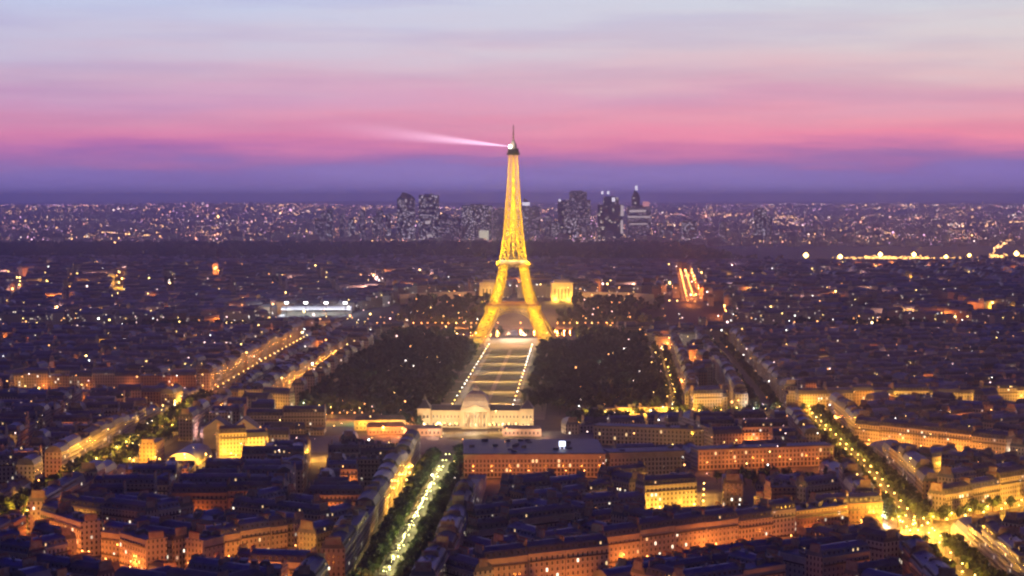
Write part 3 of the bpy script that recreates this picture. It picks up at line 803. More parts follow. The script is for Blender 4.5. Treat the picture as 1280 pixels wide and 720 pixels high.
# secondary streets: the rest of the lamps as one object, with their own light
ll = MB(); KM = {'o': 1, 'y': 2, 'w': 3, 'p': 4}
def octa(b, x, y, z, r, m):
    t_ = (x, y, z + r); d = (x, y, z - r); e = [(x + r, y, z), (x, y + r, z), (x - r, y, z), (x, y - r, z)]
    for i in range(4): b.tri(e[i], e[(i + 1) % 4], t_, m); b.tri(e[(i + 1) % 4], e[i], d, m)
for (x, y, _) in STREETLAMPS_FILL:
    if not inview(x, y, 5) or occ[int((y - OY0) / CS), int((x - OX0) / CS)]: continue
    k = rnd.choices('oywp', (8, 3, .6, 1))[0]; z = terr(x, y)
    ll.bar((x, y, z), (x, y, z + 8), .2, 0); octa(ll, x, y, z + 8.5, .6 * y / 1600, KM[k])
    light((x, y, z + 7.4), min(36000, rnd.lognormvariate(math.log(15000), .8)) * (y / 1300) ** 1.0 * (.4 if k in 'wp' else 1), {'o': ORA, 'y': YEL, 'w': WHI, 'p': (1, .5, .45)}[k], .7)
for k in range(2200):                                           # lights between roofs, unlit surroundings
    y = 1050 * math.exp(rnd.random() ** .5 * 1.65); x = rnd.uniform(-.28, .28) * y
    if abs(park(0, y - 1720)[0] - x) < 60 and 1700 < y < 3300: continue
    inpark = abs(x + 10) < 190 and 1800 < y < 2800
    if inpark and rnd.random() < .3: continue
    octa(ll, x, y, terr(x, y) + (rnd.uniform(12, 16) if inpark else rnd.uniform(14, 25)), rnd.lognormvariate(math.log(.24), .45) * (y / 1300) ** .95, rnd.choices((1, 2, 3, 4), (5, 4, 2.5, 3))[0])
for k in range(330):                                            # glow spots in the far half of the town
    for _ in range(12):
        y = rnd.uniform(2150, 5300) if k % 3 == 0 else rnd.uniform(3150, 5300); x = rnd.uniform(-.27, .27) * y
        if not occ[int((y - OY0) / CS), int((x - OX0) / CS)]: break
    if abs(x) < 330 and y < 3500 or abs(x + 10) < 200 and y < 3000: continue
    c = rnd.choice((ORA, ORA, YEL, (1, .5, .45)))
    light((x, y, terr(x, y) + 13), rnd.lognormvariate(math.log(48000), .8) * (y / 4200) ** 1.5, c, 1.5); octa(ll, x, y, terr(x, y) + 20, 1.6, 2)
TOWN_L = lambda: tag(ll.build('town_lamps', [M_dark, M_lo, M_ly, M_lw, M_lp]), 'scattered small lamps glowing between roofs and in side streets across the town', 'lamps', kind='stuff')

# ------------------------------------------------------------------ iron lattice tower
def hw(z):
    P = [(0, 66), (20, 52.5), (40, 41.5), (55, 35), (80, 27), (100, 22), (115.7, 19.3), (140, 15.8), (170, 12.6), (200, 10.2), (230, 8.2), (256, 6.8), (276, 5.6)]
    for (a, b_), (c, d) in zip(P, P[1:]):
        if z <= c: return b_ + (d - b_) * (z - a) / (c - a)
    return P[-1][1]
def lw(z):
    P = [(0, 23), (57.6, 14.5), (115.7, 10.5), (150, 9), (190, 8.5), (276, 5.5)]
    for (a, b_), (c, d) in zip(P, P[1:]):
        if z <= c: return b_ + (d - b_) * (z - a) / (c - a)
    return 5.5
tower = empty('iron_lattice_tower', (TX, TY, 0.2), PROT)
tag(tower, 'tall iron lattice tower glowing golden above the far end of the long lawn', 'tower')
def corners(sx, sy, z):
    o, i = hw(z), max(hw(z) - lw(z), .35)
    return [(sx * o, sy * o, z), (sx * i, sy * o, z), (sx * i, sy * i, z), (sx * o, sy * i, z)]
def lattice(b, zs, sx, sy, wp, wb, sub=2):
    for z0, z1 in zip(zs, zs[1:]):
        c0, c1 = corners(sx, sy, z0), corners(sx, sy, z1)
        for i in range(4):
            j = (i + 1) % 4
            b.bar(c0[i], c1[i], wp); b.bar(c1[i], c1[j], wb * 1.1)
            for k in range(sub):
                def lp(a, c, t_): return tuple(a[q] + (c[q] - a[q]) * t_ for q in range(3))
                a0, a1, e0, e1 = lp(c0[i], c1[i], k / sub), lp(c0[i], c1[i], (k + 1) / sub), lp(c0[j], c1[j], k / sub), lp(c0[j], c1[j], (k + 1) / sub)
                b.bar(a0, e1, wb); b.bar(e0, a1, wb)
                if k: b.bar(a0, e0, wb * .9)
for sx in (-1, 1):
    for sy in (-1, 1):
        b = MB(); lattice(b, [4, 14, 24, 34, 44, 52], sx, sy, 1.7, .85, 1); lattice(b, [58, 68, 78, 88, 98, 106, 113], sx, sy, 1.4, .7, 1)
        b.build('leg', M_iron, tower)
        m = MB()
        for c in corners(sx, sy, 2):
            m.frustum(c[0] - 4.5, c[0] + 4.5, c[1] - 4.5, c[1] + 4.5, 0, 5, 1.8, 1.8)
        m.build('masonry_pier', M_lime, tower)
b = MB()
zs = [119]
while zs[-1] < 268: zs.append(min(272, zs[-1] + max(6.5, hw(zs[-1]) * .85)))
for sx in (-1, 1):
    for sy in (-1, 1): lattice(b, zs, sx, sy, 1.0, .52, 1)
for z0, z1 in zip(zs, zs[1:]):          # bracing across the four faces
    for (ax, s) in ((0, 1), (0, -1), (1, 1), (1, -1)):
        i0, i1 = max(hw(z0) - lw(z0), .3), max(hw(z1) - lw(z1), .3)
        p = (lambda u, v, z: (u, v, z) if ax == 0 else (v, u, z))
        if i0 > 1.2:
            b.bar(p(-i0, s * hw(z0), z0), p(i1, s * hw(z1), z1), .5); b.bar(p(i0, s * hw(z0), z0), p(-i1, s * hw(z1), z1), .5)
        b.bar(p(-i1, s * hw(z1), z1), p(i1, s * hw(z1), z1), .5)
b.bar((0, 0, 116), (0, 0, 272), .7)
b.build('upper_shaft', M_iron, tower)
def platform(name, z, half, inner, hgt, n, pm):
    b = MB()
    for (x0, x1, y0, y1) in ((-half, half, -half, -inner), (-half, half, inner, half), (-half, -inner, -inner + .01, inner - .01), (inner, half, -inner + .01, inner - .01)):
        b.box(x0, x1, y0, y1, z, z + 1.2, 0, bottom=True)
        b.box(x0 + 2.5, x1 - 2.5, y0 + 2.5, y1 - 2.5, z + 1.21, z + hgt, 1)
    for i in range(n + 1):
        t_ = -half + 2 * half * i / n
        for s in (-1, 1):
            b.bar((t_, s * (half + .1), z - hgt * .8), (t_, s * (half + .1), z + 2.6), .45); b.bar((s * (half + .1), t_, z - hgt * .8), (s * (half + .1), t_, z + 2.6), .45)
    for zz in (z - hgt * .8, z + 2.6, z - .3):
        for s in (-1, 1):
            b.bar((-half, s * (half + .12), zz), (half, s * (half + .12), zz), .6); b.bar((s * (half + .12), -half, zz), (s * (half + .12), half, zz), .6)
    return b.build(name, [M_iron, pm], tower)
platform('first_platform', 54, 39, 15, 5.5, 26, mat('pavilion_dark_red', (.22, .08, .05), .7))
platform('second_platform', 115.7, 23, 6, 5, 16, mat('pavilion_pale_grey', (.5, .46, .42), .6))
for x in (-30, -15, 0, 15, 30): light((x, -42.5, 59), 1500, (1, .7, .4), .4, parent=tower)
for x in (-15, 0, 15): light((x, -26, 120), 2600, (1, .8, .6), .4, parent=tower)
for k in range(4):                      # decorative arches between the legs
    b = MB(); n = 22; rad = 37.5
    a_ = [math.pi * i / n for i in range(n + 1)]
    def arc(r, t_, y): return (r * math.cos(t_), y, 11 + r * math.sin(t_) * .98)
    for t0, t1 in zip(a_, a_[1:]):
        zy = lambda z: -(hw(min(z, 56)) + .3)
        for r_ in (rad, rad + 3.2):
            p, q = arc(r_, t0, 0), arc(r_, t1, 0); b.bar((p[0], zy(p[2]), p[2]), (q[0], zy(q[2]), q[2]), .8)
        p, q = arc(rad, t0, 0), arc(rad + 3.2, t1, 0); b.bar((p[0], zy(p[2]), p[2]), (q[0], zy(q[2]), q[2]), .5)
    b.build('arch', M_iron, tower, rot=k * math.pi / 2)
b = MB(); b.box(-9.3, 9.3, -9.3, 9.3, 272, 274.5, 0, bottom=True); b.box(-7.5, 7.5, -7.5, 7.5, 274.51, 281, 0)
for s in (-1, 1):
    b.bar((-9.2, s * 9.2, 276.4), (9.2, s * 9.2, 276.4), .4); b.bar((s * 9.2, -9.2, 276.4), (s * 9.2, 9.2, 276.4), .4)
b.build('top_platform', M_dark, tower)
b = MB(); b.lathe([(5, 281), (5.2, 284), (4.2, 287.5), (2.6, 291), (1.2, 294)], 16); b.build('cupola', M_lime, tower)
b = MB(); b.bar((0, 0, 292), (0, 0, 305), 1.6); b.bar((0, 0, 305), (0, 0, 316), .8)
for z in (297, 302, 306.5, 311): b.bar((-1.7, 0, z), (1.7, 0, z), .7); b.bar((0, -1.7, z), (0, 1.7, z), .7)
b.build('antenna', M_iron, tower)
M_beacon = mat('beacon_glass', (.6, .6, .6), .3, emit=(1, .93, .8), estr=9)
b = MB(); b.lathe([(.05, 281.2), (2.0, 282), (2.4, 284), (1.6, 286), (.05, 286.6)], 12, -4.6, -4.2)
b.build('beacon', M_beacon, tower)
light((-6, -12, 287), 9000, (1, .9, .78), 1.0, parent=tower)
# golden projectors inside the legs and shaft; lights outside them are added fill
GOLD = (1.0, .68, .015)
for sx in (-1, 1):
    for sy in (-1, 1):
        for z in (8, 22, 36, 50, 66, 80, 94, 108):
            c = hw(z) - lw(z) / 2; light((sx * c, sy * c, z), 30000 if z < 60 else 25000, GOLD, .8, parent=tower)
        c = hw(0) - 12; light((sx * c, sy * c - 26, 3), 60000, GOLD, 1.0, parent=tower, kind='SPOT', aim=(sx * 30, sy * 30, 60), spot=60)
for z in (120, 132, 145, 158, 171, 184, 197, 210, 223, 236, 249, 261):
    for s in (-1, 1): light((0, s * hw(z) * .45 + .8, z), 14000 * (hw(z) / 10) ** 1.2, GOLD, .8, parent=tower)
for sx in (-1, 1):  # added fill outside the ironwork, brightening the side towards the camera
    for (x_, y_, tz, pw, sp) in ((26, -24, 165, 700000, 34), (10, -22, 235, 900000, 26)):
        light((sx * x_, y_, 112), pw, GOLD, .8, parent=tower, kind='SPOT', aim=(0, 0, tz), spot=sp)
    for z in range(126, 268, 10):
        f = hw(z); light((sx * f * .75, -(f + 4.5), z), 4200 + 160 * f, GOLD, .5, parent=tower); light((sx * (f + 4), -f * .4, z + 4), 2200, GOLD, .5, parent=tower)  # free-floating fill lights added off the front and side faces
    for tz, pw in ((135, 160000), (160, 260000), (190, 420000)): light((sx * 25, -27, 114), pw * 1.4, GOLD, .8, parent=tower, kind='SPOT', aim=(sx * 4, 0, tz), spot=30)
    light((sx * 60, -90, 6), 1100000, GOLD, 1.5, parent=tower, kind='SPOT', aim=(sx * 24, -20, 85), spot=44)

# searchlight beam: self-glowing cone volume painting in the light scattered from the beacon
mb_ = bpy.data.materials.new('searchlight_shaft_emission'); mb_.use_nodes = True; nt = mb_.node_tree; nt.nodes.clear()
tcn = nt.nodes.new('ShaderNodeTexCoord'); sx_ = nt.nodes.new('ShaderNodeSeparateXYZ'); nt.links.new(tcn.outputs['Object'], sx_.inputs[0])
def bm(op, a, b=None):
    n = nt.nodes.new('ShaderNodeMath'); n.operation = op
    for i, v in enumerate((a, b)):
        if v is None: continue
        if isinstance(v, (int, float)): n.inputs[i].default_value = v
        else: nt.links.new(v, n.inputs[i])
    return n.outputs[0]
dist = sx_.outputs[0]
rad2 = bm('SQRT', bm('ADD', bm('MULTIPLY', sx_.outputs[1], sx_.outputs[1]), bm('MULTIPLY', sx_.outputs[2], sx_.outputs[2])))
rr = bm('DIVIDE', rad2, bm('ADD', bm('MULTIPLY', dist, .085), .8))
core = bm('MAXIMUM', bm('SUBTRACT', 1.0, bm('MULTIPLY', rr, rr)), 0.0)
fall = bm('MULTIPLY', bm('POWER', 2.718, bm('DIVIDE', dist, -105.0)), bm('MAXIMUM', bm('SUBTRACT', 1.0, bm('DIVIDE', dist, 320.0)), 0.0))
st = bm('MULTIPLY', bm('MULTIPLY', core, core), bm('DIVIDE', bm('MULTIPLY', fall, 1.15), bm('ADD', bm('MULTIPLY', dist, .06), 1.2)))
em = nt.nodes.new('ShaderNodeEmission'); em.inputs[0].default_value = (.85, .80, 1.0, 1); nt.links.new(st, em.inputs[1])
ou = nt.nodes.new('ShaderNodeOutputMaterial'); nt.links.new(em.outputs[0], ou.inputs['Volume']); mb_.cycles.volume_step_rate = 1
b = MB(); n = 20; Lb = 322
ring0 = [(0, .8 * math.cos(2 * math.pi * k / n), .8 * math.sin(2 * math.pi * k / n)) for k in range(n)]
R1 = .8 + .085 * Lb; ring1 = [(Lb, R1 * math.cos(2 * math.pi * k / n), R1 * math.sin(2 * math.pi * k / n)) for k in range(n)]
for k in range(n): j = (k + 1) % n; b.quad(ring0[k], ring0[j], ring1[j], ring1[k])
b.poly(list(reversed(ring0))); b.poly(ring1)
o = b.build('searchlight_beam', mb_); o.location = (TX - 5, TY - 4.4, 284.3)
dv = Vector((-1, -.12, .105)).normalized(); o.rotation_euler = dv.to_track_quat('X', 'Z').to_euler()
tag(o, 'pale shaft of light sweeping left from the lattice tower top', 'light beam')

for k in range(90):
    x, y = park(rnd.choice((-1, 1)) * rnd.uniform(58, 178), rnd.uniform(90, 900)); street_lamp(x, y, rnd.choice('ggwy'), rnd.uniform(1500, 6000), 'among the park trees')
# park lamps and forecourt light
for s_ in range(80, 900, 40):
    for u in (-30, 30): x, y = park(u, s_ + rnd.uniform(-4, 4)); street_lamp(x, y, 'w' if rnd.random() < .5 else 'y', 6500, 'along the long park lawn', 0)
for (u, s_, pw, c) in ((-30, 925, 16000, (1, .42, .25)), (30, 925, 16000, (1, .42, .25)), (0, 960, 52000, (1, .42, .2)), (0, 1040, 110000, (1, .75, .5)), (-35, 1010, 34000, (1, .46, .2)), (35, 1010, 34000, (1, .46, .2)), (-12, 1080, 90000, (1, .8, .6)), (14, 1085, 90000, (1, .75, .5))):
    x, y = park(u, s_); light((x, y, 14), pw, c, 1.5)
for k in range(40):
    x, y = -230 + k * 11.6 + rnd.uniform(-2, 2), 3046
    if -60 < x < 60 and rnd.random() < .3: continue
    street_lamp(x, y, 'o' if rnd.random() < .7 else 'y', 30000, 'on the far riverside road', 0)
for (x, y, pw, c) in ((-6, 3130, 170000, (1, .48, .16)), (60, 3160, 160000, (1, .42, .12)), (20, 3230, 150000, (1, .55, .25))): light((x, y, 40), pw, c, 2)

# ------------------------------------------------------------------ military academy
def win_grid(parent, x0, x1, n, z, y, me, sc_=1.0):
    for i in range(n):
        o = bpy.data.objects.new('window', me); col.objects.link(o); o.parent = parent
        o.location = (x0 + (i + .5) * (x1 - x0) / n, y, z); o.scale = (sc_, 1, sc_)
em_ = empty('domed_academy', (*park(0, 0), 0.3), PROT); tag(em_, 'long cream classical palace with central square dome, floodlit before the park lawn', 'palace')
roofA = ROOFS[0][1]
def wing(x0, x1):
    b = MB(); b.box(x0, x1, -8, 8, 0, 15, 0); b.box(x0, x1, -8.6, -8.003, 14, 14.9, 0, bottom=True); b.box(x0, x1, -8.3, -8.003, 7.2, 7.7, 0, bottom=True)
    b.box(x0, x1, -8.4, -7.9, 15.01, 16.2, 0); w = b.build('wing', M_lime, em_)
    r = MB(); r.frustum(x0, x1, -7.5, 7.5, 15.02, 20.5, .1, 5.5); r.build('roof', roofA, w)
wing(-41, -13.01); wing(13.01, 41)
for (x0, x1) in ((-41, -13), (13, 41)):
    win_grid(em_, x0 + 1, x1 - 1, 8, 1.5, -8, WIN[0], 1.6); win_grid(em_, x0 + 1, x1 - 1, 8, 9, -8, WIN[0], 1.35)
b = MB(); b.box(-13, 13, -12, 9, 0, 19, 0); b.box(-13.4, 13.4, -12.6, -12.003, 17.8, 19, 0, bottom=True)
for i in range(8):
    x = -9.8 + i * 2.8; b.lathe([(.75, 1.2), (.65, 14.5), (.95, 15.3)], 10, x, -13.4)
b.box(-11, 11, -14.4, -12.62, 15.31, 17.5, 0, bottom=True)
b.tri((-11, -14.4, 17.51), (11, -14.4, 17.51), (0, -14.4, 22)); b.tri((11, -12.7, 17.51), (-11, -12.7, 17.51), (0, -12.7, 22))
b.quad((-11, -14.4, 17.51), (0, -14.4, 22), (0, -12.7, 22), (-11, -12.7, 17.51)); b.quad((0, -14.4, 22), (11, -14.4, 17.51), (11, -12.7, 17.51), (0, -12.7, 22))
b.box(-12, 12, -15, -12.62, 0, 1.1, 0)
cp = b.build('central_pavilion', M_lime, em_)
win_grid(em_, -9.5, 9.5, 5, 1.6, -12, WIN[0], 1.8); win_grid(em_, -9.5, 9.5, 5, 9.2, -12, WIN[0], 1.8)
b = MB(); prof = [(12, 19.02), (11.9, 21.5), (11.2, 25), (9.6, 28.5), (7.2, 31.4), (4.6, 33.2), (3.4, 33.8)]
for (r0, z0), (r1, z1) in zip(prof, prof[1:]): b.frustum(-r0, r0, -r0 + -1.5, r0 - 1.5, z0, z1, r0 - r1, r0 - r1)
b.box(-2.6, 2.6, -4.1, 1.1, 33.81, 36.2, 0); b.frustum(-2.2, 2.2, -3.7, .7, 36.21, 38.5, 2, 2); b.bar((0, -1.5, 38), (0, -1.5, 42), .3)
dm = b.build('dome', mat('dome_stone_slate', (.30, .26, .24), .7, noise=(.38, .33, .28), nscale=.3), em_)
for s in (-1, 1):
    b = MB(); x0, x1 = (s * 53, s * 41) if s < 0 else (41, 53)
    b.box(x0 + .01, x1 - .01, -11, 10, 0, 18, 0); b.box(x0 - .4, x1 + .4, -11.6, -11.003, 16.9, 18, 0, bottom=True)
    p = b.build('end_pavilion', M_lime, em_)
    r = MB(); r.frustum(x0 + .3, x1 - .3, -10.5, 9.5, 18.02, 25, 4.6, 8.5); r.box(s * 47 - 1, s * 47 + 1, -1.5, .5, 25.01, 28, 0); r.frustum(s * 47 - .9, s * 47 + .9, -1.4, .4, 28.01, 31, .8, .8); r.build('roof', roofA, p)
    win_grid(em_, x0 + 1, x1 - 1, 3, 1.5, -11, WIN[0], 1.6); win_grid(em_, x0 + 1, x1 - 1, 3, 9, -11, WIN[0], 1.5)
# low guard pavilions and screen walls before the academy
for s, lab in ((-1, 'low cream guard wing with flat roof before the left end of the academy'), (1, 'low cream guard wing with flat roof before the right end of the academy')):
    e = empty('guard_wing', (*park(s * 44, -62), 0.3), PROT); tag(e, lab, 'building', 'guard wings')
    b = MB(); b.box(-17, 17, -5, 5, 0, 6.5); b.box(-17.4, 17.4, -5.4, -5.003, 5.8, 6.5, bottom=True); b.build('wall', M_lime, e)
    r = MB(); r.frustum(-17, 17, -5, 5, 6.52, 9, 2, 4); r.build('roof', roofA, e); win_grid(e, -16, 16, 9, 1.6, -5, WIN[0], 1.3)
for u in np.arange(-48, 49, 12):
    x, y = park(u, -24); light((x, y, 2.5), 9500, (1, .66, .30), .5, kind='SPOT', aim=(x, y + 14, 14), spot=120)
for u, pw in ((-55, 30000), (-30, 14000), (0, 30000), (30, 14000), (55, 20000)):
    x, y = park(u, -48); light((x, y, 9), pw * .8, (1, .72, .38), .6)
    x, y = park(u * 1.1, -76); light((x, y, 8), 12000, (1, .5, .3), .6)
for y_ in (1150, 1240, 1275, 1310, 1345, 1380, 1415): street_lamp(-77, y_, 'y', 19000, 'before the left fronts of the central avenue', 0)
for s in (-1, 1):
    x, y = park(s * 24, -40)
    for k in range(7):
        street_lamp(x + rnd.uniform(-16, 16), y + rnd.uniform(-8, 8), 'y', 2500, 'in the garden before the academy', 0)
x, y = park(0, 8); light((x, y - 34, 22), 5000, (1, .75, .5), .6)

# ------------------------------------------------------------------ ministry block and long curved office wings
def big_block(name, cx, cyy, L, D, H, a, label, cat, wall, roofm, bays, floors, zsill=1.2, fh=3.4, over=.8, wscale=1.25):
    e = empty(name, (cx, cyy, .3), a); tag(e, label, cat)
    b = MB(); b.box(-L / 2, L / 2, -D / 2, D / 2, 0, H, 0); b.m[0] = 1
    for i in range(bays + 1):
        x = -L / 2 + L * i / bays; b.box(x - .22, x + .22, -D / 2 - .35, -D / 2 - .003, 0, H - .6, 1)
    b.box(-L / 2 - over, L / 2 + over, -D / 2 - over, D / 2 + over, H + .01, H + .9, 1, bottom=True)
    b.build('wall', [WALLS[0][1], PLAIN[0]], e)
    r = MB(); r.box(-L / 2, L / 2, -D / 2, D / 2, H + .91, H + 1.5)
    for i in range(int(L * D / 500)):
        x, y = rnd.uniform(-L * .45, L * .45), rnd.uniform(-D * .4, D * .4); r.box(x - 2, x + 2, y - 1.5, y + 1.5, H + 1.51, H + rnd.uniform(2.2, 4))
    r.build('roof', roofm, e)
    n = bays * floors
    if n <= 100:
        for f in range(floors): win_grid(e, -L / 2, L / 2, bays, zsill + f * fh, -D / 2, WIN[0], wscale)
    else:
        k = 0
        st_ = MB()
        for f in reversed(range(floors)):
            for i in range(bays):
                x = -L / 2 + (i + .5) * L / bays; z = zsill + f * fh
                if k < 100:
                    o = bpy.data.objects.new('window', WIN[0 if rnd.random() < .95 else 1]); col.objects.link(o); o.parent = e; o.location = (x, -D / 2, z); o.scale = (wscale, 1, wscale)
                else: st_.box(x - .8, x + .8, -D / 2 - .1, -D / 2 - .004, z, z + 2.5, 0)
                k += 1
        tag(st_.build('window', [M_glass], e), kind='stuff')
    return e
rdark = ROOFS[0][1]
big_block('ministry_building', 16, 1447, 106, 84, 17, R(1.5), 'vast low block with dark flat roof and gridded orange front before the academy square', 'office building', 0, rdark, 38, 4)
big_block('office_wing', 100, 1424, 58, 22, 17.5, R(12), 'pale gridded office wing joined right of the vast flat-roofed block', 'office building', 0, rdark, 20, 4)
big_block('office_wing', 196, 1466, 112, 18, 15, R(14), 'long orange-lit office wing ending at the right tree avenue', 'office building', 0, rdark, 36, 4)
big_block('office_wing', 130, 1590, 120, 18, 15, R(-16), 'long pale office wing with lit top-floor windows behind the flat-roofed block', 'office building', 0, rdark, 36, 4)
for i in range(9):
    t_ = i / 8; x = -44 + 110 * t_; street_lamp(x, 1388 + 3 * t_, 'o', 5000, 'before the vast flat-roofed block', 0)
for i in range(6): street_lamp(148 + 22 * i, 1434 + 5.5 * i, 'o', 7500, 'before the right office wing', 0)
M_sign = mat('rooftop_light_panel', (.6, .6, .7), .5, emit=(.75, .8, 1.0), estr=3.0)
b = MB(); b.box(-2.4, 2.4, -.3, .3, 2, 6); b.bar((-1.5, 0, 0), (-1.5, 0, 2), .3); b.bar((1.5, 0, 0), (1.5, 0, 2), .3)
x, y = G(703, 562, 19); o = b.build('light_panel', M_sign, loc=(x, y, 18.8)); tag(o, 'small bluish white light panel standing on the vast flat roof', 'light panel')

M_tin = ROOFS[2][1]
def low_wing(x, y, L, D, H, a, lab):
    e = empty('garrison_wing', (x, y, .3), a); tag(e, lab, 'building', 'garrison wings beside the academy')
    b = MB(); b.box(-L / 2, L / 2, -D / 2, D / 2, 0, H); b.build('wall', PLAIN[0], e)
    r = MB(); r.frustum(-L / 2 - .4, L / 2 + .4, -D / 2 - .5, D / 2 + .5, H + .02, H + 3.6, 2.5, D * .44); r.build('roof', M_tin, e)
    n = int(L / 3.4)
    win_grid(e, -L / 2 + 1, L / 2 - 1, n, 1.2, -D / 2, WIN[0], 1.2)
    if H > 8: win_grid(e, -L / 2 + 1, L / 2 - 1, n, 4.9, -D / 2, WIN[0], 1.2)
for (x, y, L, D, H, a, lab, pw) in ((-112, 1668, 34, 11, 7, R(8), 'low garrison wing nearest the left front of the academy', 9000), (-120, 1700, 46, 12, 9.5, R(4), 'long two-storey garrison wing left of the academy, middle of the three', 12000),
                                    (-92, 1728, 30, 12, 9.5, R(4), 'short two-storey garrison wing close against the left end of the academy', 9000)):
    low_wing(x, y, L, D, H, a, lab)
    for t_ in (-.32, 0, .32): light((x + L * t_, y - D / 2 - 6, 6.5), pw * rnd.uniform(.6, 1.2), ORA if rnd.random() < .5 else YEL, .5)
# metro station hall, gabled halls and yard left of the academy
e = empty('metro_station_hall', (-258, 1500, 0.3), R(88)); tag(e, 'low vaulted metro hall glowing yellow at its end beside the viaduct street', 'station hall')
b = MB(); n = 14
pts = [(12 * math.cos(math.pi * i / n), 2 + 8 * math.sin(math.pi * i / n)) for i in range(n + 1)]
for (a0, z0), (a1, z1) in zip(pts, pts[1:]): b.quad((-30, a0, z0), (30, a0, z0), (30, a1, z1), (-30, a1, z1))
b.build('vaulted_roof', ROOFS[1][1], e)
b = MB(); b.poly([(-30, a0, z0) for a0, z0 in pts]); b.build('glazed_end', mat('glowing_station_glass', (.5, .4, .2), .4, emit=(1, .6, .12), estr=1.1), e)
b = MB(); b.poly([(30, a0, z0) for a0, z0 in reversed(pts)]); b.build('end_wall', M_lime, e)
b = MB(); b.box(-30, 30, -12, 12, 0, 2); b.build('base', M_lime, e)
for i, (px, py, lab) in enumerate(((268, 562, 'dark gabled hall beside the metro station, left of the pair'), (303, 562, 'dark gabled hall beside the metro station, right of the pair'))):
    x, y = G(px, py); e = empty('gabled_hall', (x, y + 12, .2), R(4)); tag(e, lab, 'building', 'gabled halls')
    b = MB(); b.box(-11, 11, -14, 14, 0, 17, 0); b.poly([(-11, -14, 17.01), (11, -14, 17.01), (0, -14, 25)]); b.poly([(11, 14, 17.01), (-11, 14, 17.01), (0, 14, 25)]); b.build('wall', PLAIN[1], e)
    r = MB(); r.quad((-11.4, -14.3, 17), (0, -14.3, 25.3), (0, 14.3, 25.3), (-11.4, 14.3, 17)); r.quad((0, -14.3, 25.3), (11.4, -14.3, 17), (11.4, 14.3, 17), (0, 14.3, 25.3)); r.build('roof', ROOFS[2][1], e)
# sports court lamps
for i in range(8):
    street_lamp(-192 + i * 7, 1768, 'o', 9000, 'behind the green sports court', 0)
for x in (-194, -142): light((x, 1744, 14), 22000, (.9, 1, .7), 1)

# ------------------------------------------------------------------ riverside stadium
e = empty('sports_stadium', (-347, 3290, terr(-347, 3290)), 0); tag(e, 'floodlit riverside stadium with white canopies round a bright green pitch', 'stadium')
M_white = mat('white_membrane', (.8, .8, .8), .6)
for s, nm in ((1, 'far_stand'),):
    b = MB(); b.box(-62, 62, 40, 56, 0, 9, 0); b.quad((-62, 30, 13), (62, 30, 13), (62, 60, 18), (-62, 60, 18)); b.quad((-62, 30, 12.6), (-62, 60, 17.6), (62, 60, 17.6), (62, 30, 12.6))
    b.build('stand', M_white, e)
for s in (-1, 1):
    b = MB(); b.box(s * 57 - 4, s * 57 + 4, -30, 26, 0, 5, 0); b.build('stand', M_white, e)
for x in (-52, -18, 18, 52):
    b = MB(); b.bar((x, 36, 0), (x, 36, 24), .7); b.box(x - 3, x + 3, 35, 35.6, 24, 26.5, 1); b.build('floodlight_mast', [M_dark, M_lw], e)
    light((x, 20, 24), 36000, (.92, .95, 1.0), 1.5, parent=e); light((x, -34, 22), 30000, (.92, 1, .85), 1.5, parent=e)

# ------------------------------------------------------------------ palace wings on the hill
M_gold = M_lime
for px, lab in ((613, 'golden floodlit pavilion of the hillside palace, seen left behind the lattice tower'), (702, 'golden floodlit pavilion of the hillside palace, standing right of the lattice tower')):
    d = 3330; x = (px - 640) * d / FPX; z = 28
    e = empty('hill_palace_pavilion', (x, d, z), 0); tag(e, lab, 'pavilion', 'palace pavilions')
    b = MB(); b.box(-19, 19, -16, 16, 0, 34, 0); b.box(-20, 20, -17, -16.003, 32, 34, 0, bottom=True)
    for i in range(6): b.box(-17 + i * 6.1, -15 + i * 6.1, -17, -16.003, 0, 32, 0)
    b.build('wall', M_gold, e)
    r = MB(); r.box(-14, 14, -11, 11, 34.01, 38, 0); r.bar((0, 0, 38), (0, 0, 47), 1.0); r.build('attic', M_gold, e)
    for i in range(5):
        o = bpy.data.objects.new('window', WIN[0]); col.objects.link(o); o.parent = e; o.location = (-12 + i * 6.1, -16, 3); o.scale = (2.3, 1, 10)
    for xx in (-12, 12): light((xx, -30, 5), 62000 if px > 640 else 24000, (1, .52, .05), 1.2, parent=e)
    light((0, -38, 22), 18000 if px > 640 else 9000, (1, .56, .08), 1.2, parent=e)
for s, lab in ((-1, 'curved colonnaded palace wing spreading left on the hill'), (1, 'curved colonnaded palace wing spreading right on the hill')):
    e = empty('palace_wing', (26, 3330, 27), 0); tag(e, lab, 'palace wing', 'palace wings')
    b = MB(); n = 12
    for i in range(n):
        a0, a1 = R(4 + i * 5.2), R(4 + (i + 1) * 5.2)
        def q(a_, r_): return (s * (82 + r_ * math.sin(a_)), 12 - (150 - 150 * math.cos(a_)) * 1 + (r_ - 150) * -math.cos(a_) * 1)
        p0, p1, p2, p3 = q(a0, 150), q(a1, 150), q(a1, 136), q(a0, 136)
        for (u, v) in ((p0, p1), (p1, p2), (p2, p3), (p3, p0)): b.quad((*u, 0), (*v, 0), (*v, 17), (*u, 17))
        b.quad((*p0, 17), (*p1, 17), (*p2, 17), (*p3, 17))
    b.build('wall', M_gold, e)
    light((s * 110, -30, 12), 30000, (1, .42, .2), 1.5, parent=e); light((s * 160, -50, 12), 20000, (1, .42, .2), 1.5, parent=e)

